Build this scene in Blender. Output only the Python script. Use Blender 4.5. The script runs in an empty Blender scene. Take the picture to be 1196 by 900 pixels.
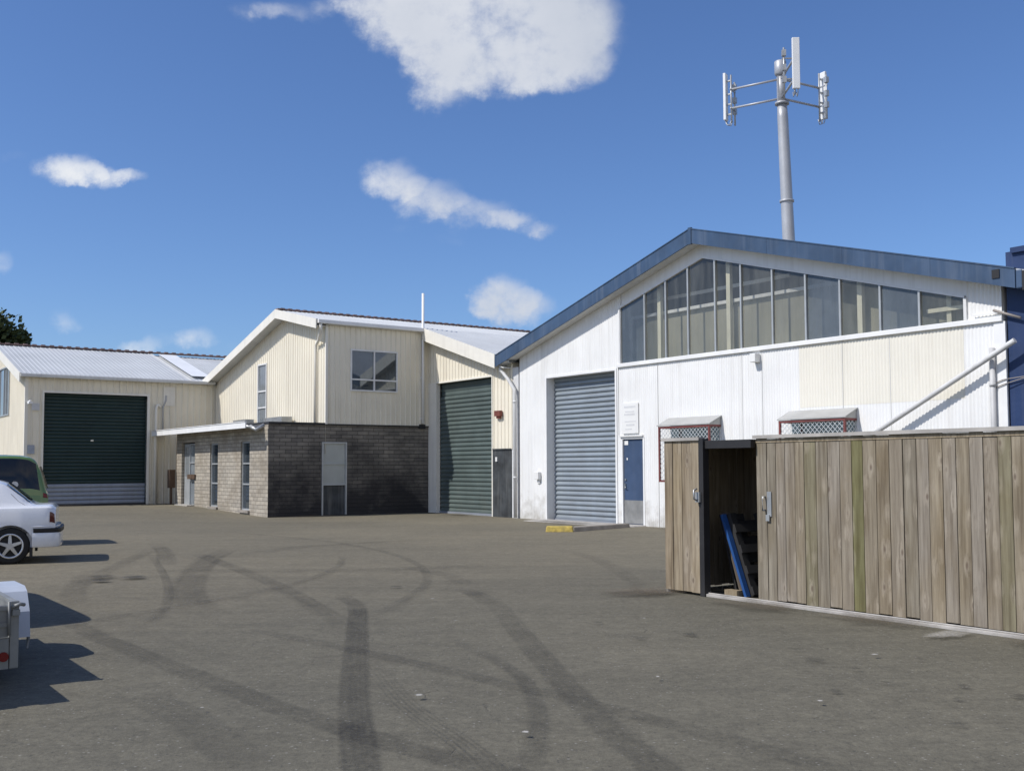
import bpy, bmesh, math, random
from mathutils import Vector, Matrix, noise as mnoise
random.seed(7)
R = math.radians
sc = bpy.context.scene
col = sc.collection

# ------------------------------------------------------------------ site frame
# the yard is laid out on one grid: s runs along the white shed's front towards the viewer, d runs into the white shed
AZ = R(35.5)
U = Vector((math.sin(AZ), -math.cos(AZ), 0)); V = Vector((math.cos(AZ), math.sin(AZ), 0)); P0 = Vector((2.85, 27.8, 0))
RZ = math.atan2(U.y, U.x)
def W(s, d, z=0.0): return P0 + U * s + V * d + Vector((0, 0, z))
def rise(s):                                   # the paving climbs a little towards the back of the yard
    t = min(1, max(0, (-9.0 - s) / 9.0)); return .17 * t * t * (3 - 2 * t)

# ------------------------------------------------------------------ materials
MATS = {}
class NT:
    def __init__(s, name):
        s.m = bpy.data.materials.new(name); s.m.use_nodes = True; s.t = s.m.node_tree; s.n = s.t.nodes; s.l = s.t.links
        s.n.clear(); s.out = s.n.new('ShaderNodeOutputMaterial')
    def add(s, typ, **kw):
        n = s.n.new(typ)
        for k, v in kw.items():
            if k in n.inputs.keys(): s.set(n.inputs[k], v)
            else: setattr(n, k, v)
        return n
    def set(s, inp, v):
        if isinstance(v, bpy.types.NodeSocket): s.l.new(v, inp)
        else: inp.default_value = v
    def math(s, op, a, b=0.0, c=0.0, clamp=False):
        n = s.n.new('ShaderNodeMath'); n.operation = op; n.use_clamp = clamp
        for i, v in enumerate((a, b, c)): s.set(n.inputs[i], v)
        return n.outputs[0]
    def mix(s, f, a, b, blend='MIX'):
        n = s.n.new('ShaderNodeMix'); n.data_type = 'RGBA'; n.blend_type = blend
        s.set(n.inputs[0], f)
        for i, v in ((6, a), (7, b)):
            if not isinstance(v, bpy.types.NodeSocket) and len(v) == 3: v = (*v, 1)
            s.set(n.inputs[i], v)
        return n.outputs[2]
    def ramp(s, f, stops, interp='LINEAR'):
        n = s.n.new('ShaderNodeValToRGB'); n.color_ramp.interpolation = interp
        e = n.color_ramp.elements
        while len(e) > 1: e.remove(e[-1])
        for i, (p, c) in enumerate(stops):
            k = e[0] if i == 0 else e.new(p)
            k.position = p; k.color = (*c, 1) if not isinstance(c, (int, float)) else (c, c, c, 1)
        s.set(n.inputs[0], f); return n.outputs[0]
    def coord(s, kind='Object', scale=(1, 1, 1), loc=(0, 0, 0)):
        tc = s.n.new('ShaderNodeTexCoord'); mp = s.n.new('ShaderNodeMapping')
        mp.inputs['Scale'].default_value = scale; mp.inputs['Location'].default_value = loc
        s.l.new(tc.outputs[kind], mp.inputs[0]); return mp.outputs[0]
    def noise(s, vec, scale, detail=4, rough=.55, dist=0):
        n = s.n.new('ShaderNodeTexNoise'); s.l.new(vec, n.inputs['Vector'])
        n.inputs['Scale'].default_value = scale; n.inputs['Detail'].default_value = detail
        n.inputs['Roughness'].default_value = rough; n.inputs['Distortion'].default_value = dist
        return n.outputs['Fac']
    def bsdf(s, color, rough=.6, metal=0, spec=.5, normal=None, **kw):
        b = s.n.new('ShaderNodeBsdfPrincipled')
        if not isinstance(color, bpy.types.NodeSocket): color = (*color, 1)
        s.set(b.inputs['Base Color'], color); s.set(b.inputs['Roughness'], rough); s.set(b.inputs['Metallic'], metal)
        s.set(b.inputs['Specular IOR Level'], spec)
        if normal is not None: s.l.new(normal, b.inputs['Normal'])
        for k, v in kw.items(): s.set(b.inputs[k], v)
        return b
    def bump(s, h, dist, strength=1.0):
        b = s.n.new('ShaderNodeBump'); b.inputs['Distance'].default_value = dist; b.inputs['Strength'].default_value = strength
        s.l.new(h, b.inputs['Height']); return b.outputs[0]
    def done(s, shader, name=None):
        s.l.new(shader if isinstance(shader, bpy.types.NodeSocket) else shader.outputs[0], s.out.inputs[0])
        MATS[s.m.name] = s.m; return s.m

def sc3(c, k): return tuple(max(0, min(1, x * k)) for x in c)
def paint(name, color, rough=.55, metal=0, var=.12, scale=1.3, streak=0.0, dirt=(.16, .14, .11), bump=0, bscale=60, spec=.45, coat=0, splash=0.0):
    t = NT(name); c = t.coord()
    n1 = t.noise(c, scale, 5)
    colr = t.ramp(n1, [(.3, sc3(color, 1 - var)), (.7, sc3(color, 1 + var * .35))])
    if streak:                                  # rain streaks and grime with shapes of their own
        n2 = t.noise(t.coord(scale=(7, 7, .35)), 1.0, 5, .6)
        n3 = t.noise(c, .5, 2)
        f = t.math('MULTIPLY', t.math('MULTIPLY_ADD', n2, 3.2, -1.55, True), t.math('MULTIPLY_ADD', n3, 2.5, -.7, True))
        colr = t.mix(t.math('MULTIPLY', f, streak, clamp=True), colr, dirt)
    if splash:                                  # splashed mud and scuffs near the ground, ragged edge
        sep = t.n.new('ShaderNodeSeparateXYZ'); g = t.n.new('ShaderNodeNewGeometry'); t.l.new(g.outputs['Position'], sep.inputs[0])
        n4 = t.noise(c, 2.6, 6, .65)
        h = t.math('MULTIPLY_ADD', sep.outputs[2], -.9, 1.0)
        f = t.math('MULTIPLY_ADD', t.math('ADD', h, t.math('MULTIPLY_ADD', n4, 2.4, -1.35)), 1.2, -.25, True)
        colr = t.mix(t.math('MULTIPLY', f, splash, clamp=True), colr, dirt)
    nm = t.bump(t.noise(c, bscale, 3), bump) if bump else None
    rr = t.math('MULTIPLY_ADD', t.noise(c, 4, 3), .25, rough - .125, True)
    return t.done(t.bsdf(colr, rr, metal, spec, nm, **({'Coat Weight': coat, 'Coat Roughness': .05} if coat else {})))

paint('white_corrugate', (.80, .80, .785), .5, 0, .07, .9, .5, (.42, .40, .36), splash=.8)
paint('white_trim', (.80, .80, .79), .5, 0, .08, 2, .25, (.35, .33, .30))
paint('aged_cream_sheet', (.77, .74, .65), .55, 0, .06, .8, .3, (.45, .40, .32))
paint('cream_cladding', (.80, .745, .615), .55, 0, .07, .7, .45, (.36, .31, .24), splash=.5)
paint('cream_trim', (.80, .77, .69), .5, 0, .07, 2, .3, (.36, .32, .26))
paint('soffit_board', (.66, .66, .64), .7, 0, .1, 1.5, .4, (.3, .28, .25))
paint('steel_blue', (.046, .082, .148), .38, 0, .35, 1.2, .35, (.22, .25, .30), spec=.6)
paint('navy_wall', (.012, .036, .115), .6, 0, .25, 1.0, .3, (.12, .13, .17), bump=.004, bscale=9)
paint('galvanised_roof', (.50, .52, .535), .6, .0, .12, .6, .3, (.36, .33, .30))
paint('translucent_sheet', (.86, .87, .86), .4, 0, .05, 1)
paint('ridge_metal', (.26, .17, .15), .6, 0, .4, 3)
paint('grey_pipe', (.50, .50, .50), .5, 0, .15, 3, .4)
paint('pale_pipe', (.66, .66, .65), .5, 0, .12, 3, .4)
paint('dark_trim', (.02, .02, .022), .6, 0, .3, 3)
paint('green_slat', (.080, .108, .104), .5, 0, .25, 1.2, .4, (.12, .14, .125), splash=.5)
paint('dark_green_slat', (.012, .034, .032), .5, 0, .25, .9, .3, (.03, .04, .045))
paint('galvanised_slat', (.28, .32, .355), .42, .25, .12, 1.2, .35, (.22, .22, .22), splash=.3)
paint('zinc_slat', (.30, .33, .38), .45, .2, .15, 1.2, .3)
paint('blue_door', (.046, .078, .15), .5, 0, .2, 2, .3, (.15, .16, .18))
paint('kick_plate', (.30, .30, .29), .5, .3, .25, 4, .3)
paint('steel_handle', (.55, .55, .54), .3, .9, .1, 5)
paint('oxide_red', (.19, .055, .05), .6, 0, .25, 4)
paint('grille_wire', (.70, .72, .72), .5, .3, .15, 5)
paint('hood_sheet', (.40, .40, .385), .55, .1, .15, 2, .4)
paint('yellow_paint', (.52, .39, .09), .75, 0, .5, 9, 1.0, (.22, .18, .1), bump=.004)
paint('rough_concrete', (.30, .27, .235), .85, 0, .3, 4, .3, bump=.006, bscale=30)
paint('track_concrete', (.42, .40, .37), .85, 0, .25, 5, .3, bump=.004, bscale=40)
paint('stained_board', (.055, .062, .068), .7, 0, .65, 2.2, .9, (.20, .20, .19))
paint('window_frame', (.74, .74, .73), .45, 0, .1, 3)
paint('grey_cable', (.30, .27, .25), .6, 0, .2, 5)
paint('alu_frame', (.42, .44, .45), .45, .3, .15, 3)
paint('boarded_pane', (.40, .42, .40), .35, 0, .14, 1.5, .4, (.2, .2, .18))
paint('grey_blind', (.30, .31, .30), .6, 0, .2, 2)  # plain mid grey for the window blind
paint('mast_grey', (.42, .43, .45), .45, .25, .12, 1.5, .4, (.25, .25, .25))
paint('antenna_white', (.78, .78, .77), .45, 0, .05, 2)
paint('galv_steel', (.46, .47, .47), .42, .55, .2, 3, .4)
paint('galv_dull', (.25, .26, .255), .55, .15, .3, 4, .6)
paint('black_frame', (.022, .021, .022), .6, 0, .3, 4)
paint('pallet_black', (.028, .027, .027), .75, 0, .4, 5)
paint('blue_sheet', (.022, .085, .27), .45, 0, .2, 3)
paint('weathered_cap', (.40, .38, .35), .8, 0, .25, 4, .5)
paint('rubber', (.018, .018, .018), .8, 0, .3, 8)
paint('alloy', (.66, .67, .68), .3, .75, .08, 5)
paint('brake_dark', (.03, .03, .032), .6, .3, .2, 5)
paint('black_plastic', (.014, .014, .016), .5, 0, .2, 6)
paint('tail_red', (.17, .010, .012), .15, 0, .1, 5)
paint('tail_dull', (.09, .012, .012), .15, 0, .1, 5)
paint('lamp_clear', (.55, .5, .46), .12, 0, .1, 5)
paint('car_white', (.74, .76, .80), .28, 0, .03, .8, coat=.8)
paint('guard_white', (.46, .50, .56), .4, 0, .1, 3)
paint('car_silver', (.30, .33, .37), .3, .5, .05, .8, coat=.8)
paint('van_green', (.115, .205, .055), .3, 0, .06, .8, coat=.8)
paint('interior_wall', (.40, .385, .30), .8, 0, .2, .6, .4)
paint('interior_post', (.86, .83, .66), .7, 0, .15, 2)
paint('interior_beam', (.86, .86, .84), .7, 0, .1, 2)
paint('dark_inside', (.06, .06, .065), .9, 0, .2, 1)
paint('sign_white', (.77, .77, .75), .5, 0, .05, 3, .2)
paint('sign_pale', (.36, .40, .47), .6, 0, .25, 14)
paint('sign_grey', (.63, .635, .64), .6, 0, .12, 8)
paint('sign_blue', (.07, .14, .34), .5, 0, .2, 6)
paint('dull_red', (.20, .06, .045), .6, 0, .3, 6)
paint('rust_box', (.10, .060, .038), .75, 0, .4, 6, .5)
paint('bark', (.07, .05, .035), .9, 0, .3, 6)

def brick(name, c1, c2, mortar, stain, amount, bias, soot=0):
    t = NT(name); uv = t.coord('UV')
    b = t.n.new('ShaderNodeTexBrick'); t.l.new(uv, b.inputs['Vector'])
    for k, v in (('Scale', 1), ('Mortar Size', .009), ('Mortar Smooth', .3), ('Brick Width', .39), ('Row Height', .125), ('Bias', 0)): b.inputs[k].default_value = v
    b.inputs['Color1'].default_value = (*c1, 1); b.inputs['Color2'].default_value = (*c2, 1); b.inputs['Mortar'].default_value = (*mortar, 1)
    n = t.noise(uv, 1.0, 6, .6); n2 = t.noise(uv, 7, 5, .6)
    f = t.math('MULTIPLY', t.math('MULTIPLY_ADD', n, 4.5, bias, True), amount)
    c = t.mix(f, b.outputs[0], stain)
    c = t.mix(t.math('MULTIPLY_ADD', n2, 1.2, -.3, True), c, t.mix(1.0, c, (.62, .6, .58), 'MULTIPLY'))
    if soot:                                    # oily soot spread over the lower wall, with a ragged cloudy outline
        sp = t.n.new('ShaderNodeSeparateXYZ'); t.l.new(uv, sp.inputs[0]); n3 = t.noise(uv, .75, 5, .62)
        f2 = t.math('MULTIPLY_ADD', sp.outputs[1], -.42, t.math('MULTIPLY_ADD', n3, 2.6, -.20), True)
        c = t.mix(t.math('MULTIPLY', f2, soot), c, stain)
    h = t.math('ADD', t.math('MULTIPLY', b.outputs['Fac'], -1.0), t.math('MULTIPLY', n2, .5))
    return t.done(t.bsdf(c, .85, 0, .25, t.bump(h, .012)))
brick('tan_blockwork', (.50, .455, .38), (.37, .34, .29), (.22, .20, .175), (.26, .22, .17), .6, -1.9)
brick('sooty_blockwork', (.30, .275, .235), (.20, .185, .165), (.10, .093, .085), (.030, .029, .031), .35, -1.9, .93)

def glass(name, tint, dust, dustf, refl, rough=.03, trans=(.5, .53, .53)):
    t = NT(name); c = t.coord()
    n = t.noise(c, 1.1, 5, .6); n2 = t.noise(t.coord(scale=(4, 4, .6)), 1.2, 4)
    d = t.n.new('ShaderNodeBsdfDiffuse'); t.set(d.inputs[0], t.ramp(n, [(.25, sc3(dust, .65)), (.75, sc3(dust, 1.15))]))
    tr = t.n.new('ShaderNodeBsdfTransparent'); tr.inputs[0].default_value = (*trans, 1)
    g = t.n.new('ShaderNodeBsdfGlossy'); g.inputs['Roughness'].default_value = rough; g.inputs[0].default_value = (*tint, 1)
    m1 = t.n.new('ShaderNodeMixShader'); t.set(m1.inputs[0], t.math('ADD', t.math('MULTIPLY_ADD', n2, .6, dustf - .36), t.math('MULTIPLY', t.n.new('ShaderNodeObjectInfo').outputs['Random'], .16), clamp=True)); t.l.new(tr.outputs[0], m1.inputs[1]); t.l.new(d.outputs[0], m1.inputs[2])
    fr = t.n.new('ShaderNodeFresnel'); gq = t.n.new('ShaderNodeNewGeometry'); t.set(fr.inputs[0], t.math('MULTIPLY_ADD', gq.outputs['Backfacing'], 1 / 1.5 - 1.5, 1.5))   # thin sheet: same reflection from both sides
    m2 = t.n.new('ShaderNodeMixShader'); t.set(m2.inputs[0], t.math('ADD', fr.outputs[0], refl, clamp=True)); t.l.new(m1.outputs[0], m2.inputs[1]); t.l.new(g.outputs[0], m2.inputs[2])
    return t.done(m2)
glass('dusty_glass', (.85, .9, .95), (.235, .24, .22), .24, .0, .07, (.88, .88, .85))
glass('bluish_glass', (.8, .88, .95), (.135, .155, .175), .66, .0, .08, (.7, .74, .78))
glass('office_glass', (.8, .88, .95), (.07, .085, .10), .7, .10, .03)
glass('louvre_glass', (.85, .9, .95), (.30, .33, .35), .8, .08, .08)
t = NT('car_glass'); t.done(t.bsdf((.012, .016, .02), .04, 0, .5))
t = NT('van_glass'); t.done(t.bsdf((.008, .010, .014), .05, 0, .5))

# asphalt
t = NT('asphalt'); g = t.n.new('ShaderNodeNewGeometry'); pos = g.outputs['Position']
def mp(scale, rot=0):
    m = t.n.new('ShaderNodeMapping'); m.inputs['Scale'].default_value = scale; m.inputs['Rotation'].default_value = (0, 0, rot); t.l.new(pos, m.inputs[0]); return m.outputs[0]
big = t.noise(mp((1, 1, 1)), .16, 5, .55); mid = t.noise(mp((.35, 1.4, 1), .5), .9, 5, .6, .6); fine = t.noise(mp((1, 1, 1)), 55, 3, .7); spk = t.noise(mp((1, 1, 1)), 190, 2, .6)
base = t.ramp(big, [(.32, (.142, .132, .101)), (.52, (.169, .155, .116)), (.7, (.200, .181, .133))])
base = t.mix(t.math('MULTIPLY_ADD', mid, 2.2, -.95, True), base, t.mix(1.0, base, (.80, .80, .80), 'MULTIPLY'))
spx = t.n.new('ShaderNodeVectorMath'); spx.operation = 'DOT_PRODUCT'; t.l.new(pos, spx.inputs[0]); spx.inputs[1].default_value = (U.x, U.y, 0)
edge = t.math('MULTIPLY_ADD', t.math('ADD', spx.outputs['Value'], t.math('MULTIPLY_ADD', mid, 5.0, t.math('MULTIPLY', big, 8.0))), -.22, .5 + .22 * (9.5 + P0.dot(U) + 6.5), True)
base = t.mix(edge, base, t.mix(1.0, base, (1.22, 1.18, 1.13), 'MULTIPLY'))      # paler, warmer tone towards the buildings, with a ragged edge
base = t.mix(t.math('MULTIPLY_ADD', fine, 2.6, -1.0, True), t.mix(1.0, base, (.80, .80, .80), 'MULTIPLY'), t.mix(1.0, base, (1.12, 1.12, 1.11), 'MULTIPLY'))
base = t.mix(t.math('MULTIPLY_ADD', spk, 7, -4.2, True), base, (.26, .245, .22))
gr1 = t.noise(mp((1, 1, 1)), 16, 4, .75); gr2 = t.noise(mp((1, 1, 1)), 4.2, 4, .65)
base = t.mix(t.math('MULTIPLY_ADD', gr1, 3.4, -1.2, True), t.mix(1.0, base, (.80, .80, .80), 'MULTIPLY'), t.mix(1.0, base, (1.13, 1.13, 1.12), 'MULTIPLY'))
base = t.mix(t.math('MULTIPLY_ADD', gr2, 3.0, -1.1, True), t.mix(1.0, base, (.86, .86, .86), 'MULTIPLY'), t.mix(1.0, base, (1.07, 1.07, 1.06), 'MULTIPLY'))
ag = t.n.new('ShaderNodeTexVoronoi'); t.l.new(mp((1, 1, 1)), ag.inputs['Vector']); ag.inputs['Scale'].default_value = 34
agc = t.n.new('ShaderNodeSeparateColor'); t.l.new(ag.outputs['Color'], agc.inputs[0])
base = t.mix(t.math('MULTIPLY', t.math('GREATER_THAN', agc.outputs[0], .93), t.math('MULTIPLY_ADD', ag.outputs['Distance'], -3.4, 1.2, True)), base, (.30, .285, .25))
base = t.mix(t.math('MULTIPLY', t.math('LESS_THAN', agc.outputs[0], .09), t.math('MULTIPLY_ADD', ag.outputs['Distance'], -3.0, 1.1, True)), base, (.055, .052, .047))
wob = t.n.new('ShaderNodeVectorMath'); wob.operation = 'ADD'; t.l.new(mp((1, 1, 1)), wob.inputs[0])
wn = t.n.new('ShaderNodeTexNoise'); t.l.new(pos, wn.inputs['Vector']); wn.inputs['Scale'].default_value = 1.3; wn.inputs['Detail'].default_value = 5; t.l.new(wn.outputs['Color'], wob.inputs[1])
ck = t.n.new('ShaderNodeTexVoronoi'); ck.feature = 'DISTANCE_TO_EDGE'; t.l.new(wob.outputs[0], ck.inputs['Vector']); ck.inputs['Scale'].default_value = .33
crk = t.math('MULTIPLY', t.math('MULTIPLY_ADD', ck.outputs['Distance'], -160, 1.0, True), t.math('MULTIPLY_ADD', gr2, 4, -1.9, True))
base = t.mix(t.math('MULTIPLY', crk, .55), base, (.05, .047, .043))
vor = t.n.new('ShaderNodeTexVoronoi'); t.l.new(mp((1, 1, 1)), vor.inputs['Vector']); vor.inputs['Scale'].default_value = .9
spot = t.math('MULTIPLY', t.math('MULTIPLY_ADD', vor.outputs['Distance'], -22, 1.5, True), t.math('MULTIPLY_ADD', big, 6, -3.0, True))
base = t.mix(t.math('MULTIPLY', spot, .5), base, (.045, .042, .038))
hh = t.math('ADD', t.math('ADD', t.math('MULTIPLY', fine, .6), t.math('MULTIPLY', spk, .4)), t.math('ADD', t.math('MULTIPLY', gr1, 1.2), t.math('MULTIPLY', crk, -1.5)))
t.done(t.bsdf(base, .88, 0, .3, t.bump(hh, .008, .8)))

def decal(name, color, k):                     # rubber or oil rubbed into the paving: worn, see-through film
    t = NT(name); g = t.n.new('ShaderNodeNewGeometry'); a = t.n.new('ShaderNodeAttribute'); a.attribute_name = 'wear'
    n = t.n.new('ShaderNodeTexNoise'); t.l.new(g.outputs['Position'], n.inputs['Vector']); n.inputs['Scale'].default_value = 30; n.inputs['Detail'].default_value = 4
    n2 = t.n.new('ShaderNodeTexNoise'); t.l.new(g.outputs['Position'], n2.inputs['Vector']); n2.inputs['Scale'].default_value = 1.6; n2.inputs['Detail'].default_value = 4
    f = t.math('MULTIPLY', a.outputs['Fac'], t.math('MULTIPLY_ADD', n.outputs['Fac'], 1.6, -.1, True))
    f = t.math('MULTIPLY', f, t.math('MULTIPLY_ADD', n2.outputs['Fac'], 1.5, -.05, True))
    tr = t.n.new('ShaderNodeBsdfTransparent'); b = t.bsdf(color, .8, 0, .3); m = t.n.new('ShaderNodeMixShader')
    t.set(m.inputs[0], t.math('MULTIPLY', f, k, clamp=True)); t.l.new(tr.outputs[0], m.inputs[1]); t.l.new(b.outputs[0], m.inputs[2])
    return t.done(m)
decal('tyre_rubber', (.030, .030, .032), 1.0)
decal('oil_film', (.022, .021, .02), 1.5)
decal('spilt_lime', (.45, .43, .39), 1.3)
decal('dirt_film', (.13, .105, .075), 1.2)

# weathered fence boards: every board carries its own number in the face attribute 'board'
def wood(name, stops, dark=1.0):  # planed pine gone grey
    t = NT(name); a = t.n.new('ShaderNodeAttribute'); a.attribute_name = 'board'; b = a.outputs['Fac']
    tc = t.n.new('ShaderNodeTexCoord'); sp = t.n.new('ShaderNodeSeparateXYZ'); t.l.new(tc.outputs['UV'], sp.inputs[0])
    def vec(sx, sz, ox=31.7):
        c = t.n.new('ShaderNodeCombineXYZ')
        t.set(c.inputs[0], t.math('MULTIPLY_ADD', sp.outputs[0], sx, t.math('MULTIPLY', b, ox))); t.set(c.inputs[1], t.math('MULTIPLY', sp.outputs[1], sz)); t.set(c.inputs[2], t.math('MULTIPLY', b, 57.0)); return c.outputs[0]
    kv = t.n.new('ShaderNodeTexVoronoi'); t.l.new(vec(7, 3.0), kv.inputs['Vector']); kv.inputs['Scale'].default_value = 1.0; kv.inputs['Randomness'].default_value = 1
    kd = kv.outputs['Distance']
    halo = t.math('MULTIPLY_ADD', kd, -3.0, 1.15, True); core = t.math('MULTIPLY_ADD', kd, -13, 1.75, True)
    wv = vec(26, 1.3)
    gr = t.n.new('ShaderNodeTexNoise'); t.l.new(wv, gr.inputs['Vector']); gr.inputs['Scale'].default_value = 1; gr.inputs['Detail'].default_value = 6; gr.inputs['Roughness'].default_value = .62
    t.set(gr.inputs['Distortion'], t.math('MULTIPLY', halo, 2.5))
    fine = t.noise(vec(160, 3), 1.0, 3)
    blot = t.noise(vec(3, 1.1), 1.0, 4)
    c = t.ramp(b, stops, 'CONSTANT')
    c = t.mix(t.math('MULTIPLY_ADD', gr.outputs['Fac'], 2.4, -.8, True), t.mix(1.0, c, (.58, .54, .50), 'MULTIPLY'), t.mix(1.0, c, (1.20, 1.18, 1.14), 'MULTIPLY'))
    c = t.mix(t.math('MULTIPLY_ADD', blot, 3, -1.35, True), c, t.mix(1.0, c, (.80, .74, .62), 'MULTIPLY'))
    c = t.mix(t.math('MULTIPLY', t.math('MULTIPLY', halo, t.math('MULTIPLY_ADD', gr.outputs['Fac'], 2.2, -.4, True)), .6), c, (.47 * dark, .41 * dark, .33 * dark))
    c = t.mix(t.math('MULTIPLY', core, .75), c, (.13 * dark, .095 * dark, .07 * dark))
    c = t.mix(t.math('MULTIPLY_ADD', fine, 1.5, -.5, True), t.mix(1.0, c, (.85, .85, .85), 'MULTIPLY'), c)
    return t.done(t.bsdf(c, .85, 0, .2, t.bump(t.math('ADD', gr.outputs['Fac'], t.math('MULTIPLY', fine, .4)), .003)))
wood('fence_wood', [(0, (.335, .292, .222)), (.14, (.315, .278, .215)), (.27, (.285, .259, .21)), (.4, (.322, .287, .232)), (.52, (.262, .242, .168)), (.58, (.290, .250, .188)), (.68, (.295, .27, .228)), (.8, (.335, .305, .26)), (.91, (.222, .218, .118))])
wood('tan_wood', [(0, (.38, .325, .24)), (.3, (.35, .30, .23)), (.6, (.40, .345, .26)), (.8, (.33, .28, .21))])
wood('dark_wood', [(0, (.15, .13, .11)), (.4, (.12, .105, .09)), (.7, (.17, .145, .125))], .4)

# foliage
t = NT('leaf'); a = t.n.new('ShaderNodeAttribute'); a.attribute_name = 'board'
lc = t.ramp(a.outputs['Fac'], [(0, (.030, .045, .018)), (.5, (.055, .078, .028)), (.85, (.09, .11, .04)), (1, (.12, .10, .05))])
t.done(t.bsdf(lc, .6, 0, .3))

# ------------------------------------------------------------------ mesh helpers
class MB:
    def __init__(s):
        s.bm = bmesh.new(); s.uv = s.bm.loops.layers.uv.new('UVMap'); s.at = s.bm.faces.layers.float.new('board')
    def face(s, pts, uvs=None, b=0.0):
        vs = [s.bm.verts.new(p) for p in pts]
        try: f = s.bm.faces.new(vs)
        except ValueError: return None
        f[s.at] = b
        f.normal_update(); n = f.normal; ax, ay, az = abs(n.x), abs(n.y), abs(n.z)
        for i, l in enumerate(f.loops):
            p = l.vert.co
            l[s.uv].uv = uvs[i] if uvs else ((p.y, p.z) if ax >= ay and ax >= az else (p.x, p.z) if ay >= az else (p.x, p.y))
        return f
    def grid(s, rows, smooth=False, b=0.0, closed=False):
        vv = [[s.bm.verts.new(p) for p in r] for r in rows]
        for i in range(len(vv) - 1):
            n = len(vv[i])
            for j in range(n if closed else n - 1):
                k = (j + 1) % n
                try: f = s.bm.faces.new((vv[i][j], vv[i][k], vv[i + 1][k], vv[i + 1][j]))
                except ValueError: continue
                f.smooth = smooth; f[s.at] = b; f.normal_update(); nn = f.normal; ax, ay, az = abs(nn.x), abs(nn.y), abs(nn.z)
                for l in f.loops:
                    p = l.vert.co; l[s.uv].uv = (p.y, p.z) if ax >= ay and ax >= az else (p.x, p.z) if ay >= az else (p.x, p.y)
        return vv
    def box(s, x0, x1, y0, y1, z0, z1, b=0.0):
        c = [(x, y, z) for z in (z0, z1) for y in (y0, y1) for x in (x0, x1)]
        for q in ((0, 2, 3, 1), (4, 5, 7, 6), (0, 1, 5, 4), (2, 6, 7, 3), (0, 4, 6, 2), (1, 3, 7, 5)): s.face([c[i] for i in q], b=b)
        return s
    def hexa(s, lo, hi, b=0.0):               # lo, hi: four corners each
        n = len(lo)
        s.face(list(reversed(lo)), b=b); s.face(hi, b=b)
        for i in range(n): s.face([lo[i], lo[(i + 1) % n], hi[(i + 1) % n], hi[i]], b=b)
        return s
    def beam(s, p, q, w, h, up=(0, 0, 1), b=0.0):
        p, q = Vector(p), Vector(q); ax = (q - p).normalized(); up = Vector(up)
        if abs(ax.dot(up)) > .98: up = Vector((1, 0, 0))
        si = ax.cross(up).normalized() * w / 2; u2 = si.cross(ax).normalized() * h / 2
        cs = [-si - u2, si - u2, si + u2, -si + u2]
        return s.hexa([p + c for c in cs], [q + c for c in cs], b)
    def tube(s, pts, r, n=12, caps=True):
        pts = [Vector(p) for p in pts]; rr = r if isinstance(r, (list, tuple)) else [r] * len(pts); rows = []
        ref = None
        for i, p in enumerate(pts):
            d = ((pts[min(i + 1, len(pts) - 1)] - p).normalized() + (p - pts[max(i - 1, 0)]).normalized()).normalized()
            if ref is None: ref = Vector((0, 0, 1)) if abs(d.z) < .9 else Vector((1, 0, 0))
            a = d.cross(ref).normalized(); c = a.cross(d).normalized(); ref = c
            rows.append([p + (a * math.cos(k * 2 * math.pi / n) + c * math.sin(k * 2 * math.pi / n)) * rr[i] for k in range(n)])
        vv = s.grid(rows, True, closed=True)
        if caps:
            for v in (vv[0], list(reversed(vv[-1]))):
                try: s.bm.faces.new(v)
                except ValueError: pass
        return s
    def sheet(s, axis, c, a0, a1, zlo, zhi, pitch, amp, rib=False, nz=1):
        """profiled cladding on the plane axis=c between a0 and a1; zlo/zhi numbers or functions; bulges outwards by amp"""
        f0 = zlo if callable(zlo) else (lambda a: zlo); f1 = zhi if callable(zhi) else (lambda a: zhi)
        xs = {a0, a1}
        k = math.floor(a0 / pitch)
        fr = (0, .10, .18, .5, .78 + .04, .90) if False else ((0, .12, .2, .32) if rib else (0, .25, .5, .75))
        while k * pitch < a1:
            for q in fr:
                x = (k + q) * pitch
                if a0 < x < a1: xs.add(x)
            k += 1
        def prof(x):
            u = (x / pitch) % 1.0
            if rib: return 1.0 if .115 < u < .205 else (0.0 if u <= .002 or u >= .318 else (u / .12 if u < .12 else (.32 - u) / .12))
            return .5 + .5 * math.sin(2 * math.pi * u)
        rows = []
        for x in sorted(xs):
            o = amp * prof(x); r = []
            for i in range(nz + 1):
                z = f0(x) + (f1(x) - f0(x)) * i / nz
                r.append((x, c - o, z) if axis == 'd' else (c + o, x, z))
            rows.append(r)
        s.grid(rows if axis == 's' else rows, smooth=not rib)
        return s
    def slats(s, axis, c, a0, a1, z0, z1, pitch, amp):
        n = max(1, round((z1 - z0) / pitch)); p = (z1 - z0) / n; rows = []
        for i in range(n):
            for q, o in ((0, 0), (.12, .55), (.35, 1), (.6, .9), (.85, .4)):
                z = z0 + (i + q) * p; rows.append([(a0, c - o * amp, z), (a1, c - o * amp, z)] if axis == 'd' else [(c + o * amp, a0, z), (c + o * amp, a1, z)])
        rows.append([(a0, c, z1), (a1, c, z1)] if axis == 'd' else [(c, a0, z1), (c, a1, z1)])
        s.grid(rows); return s
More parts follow.
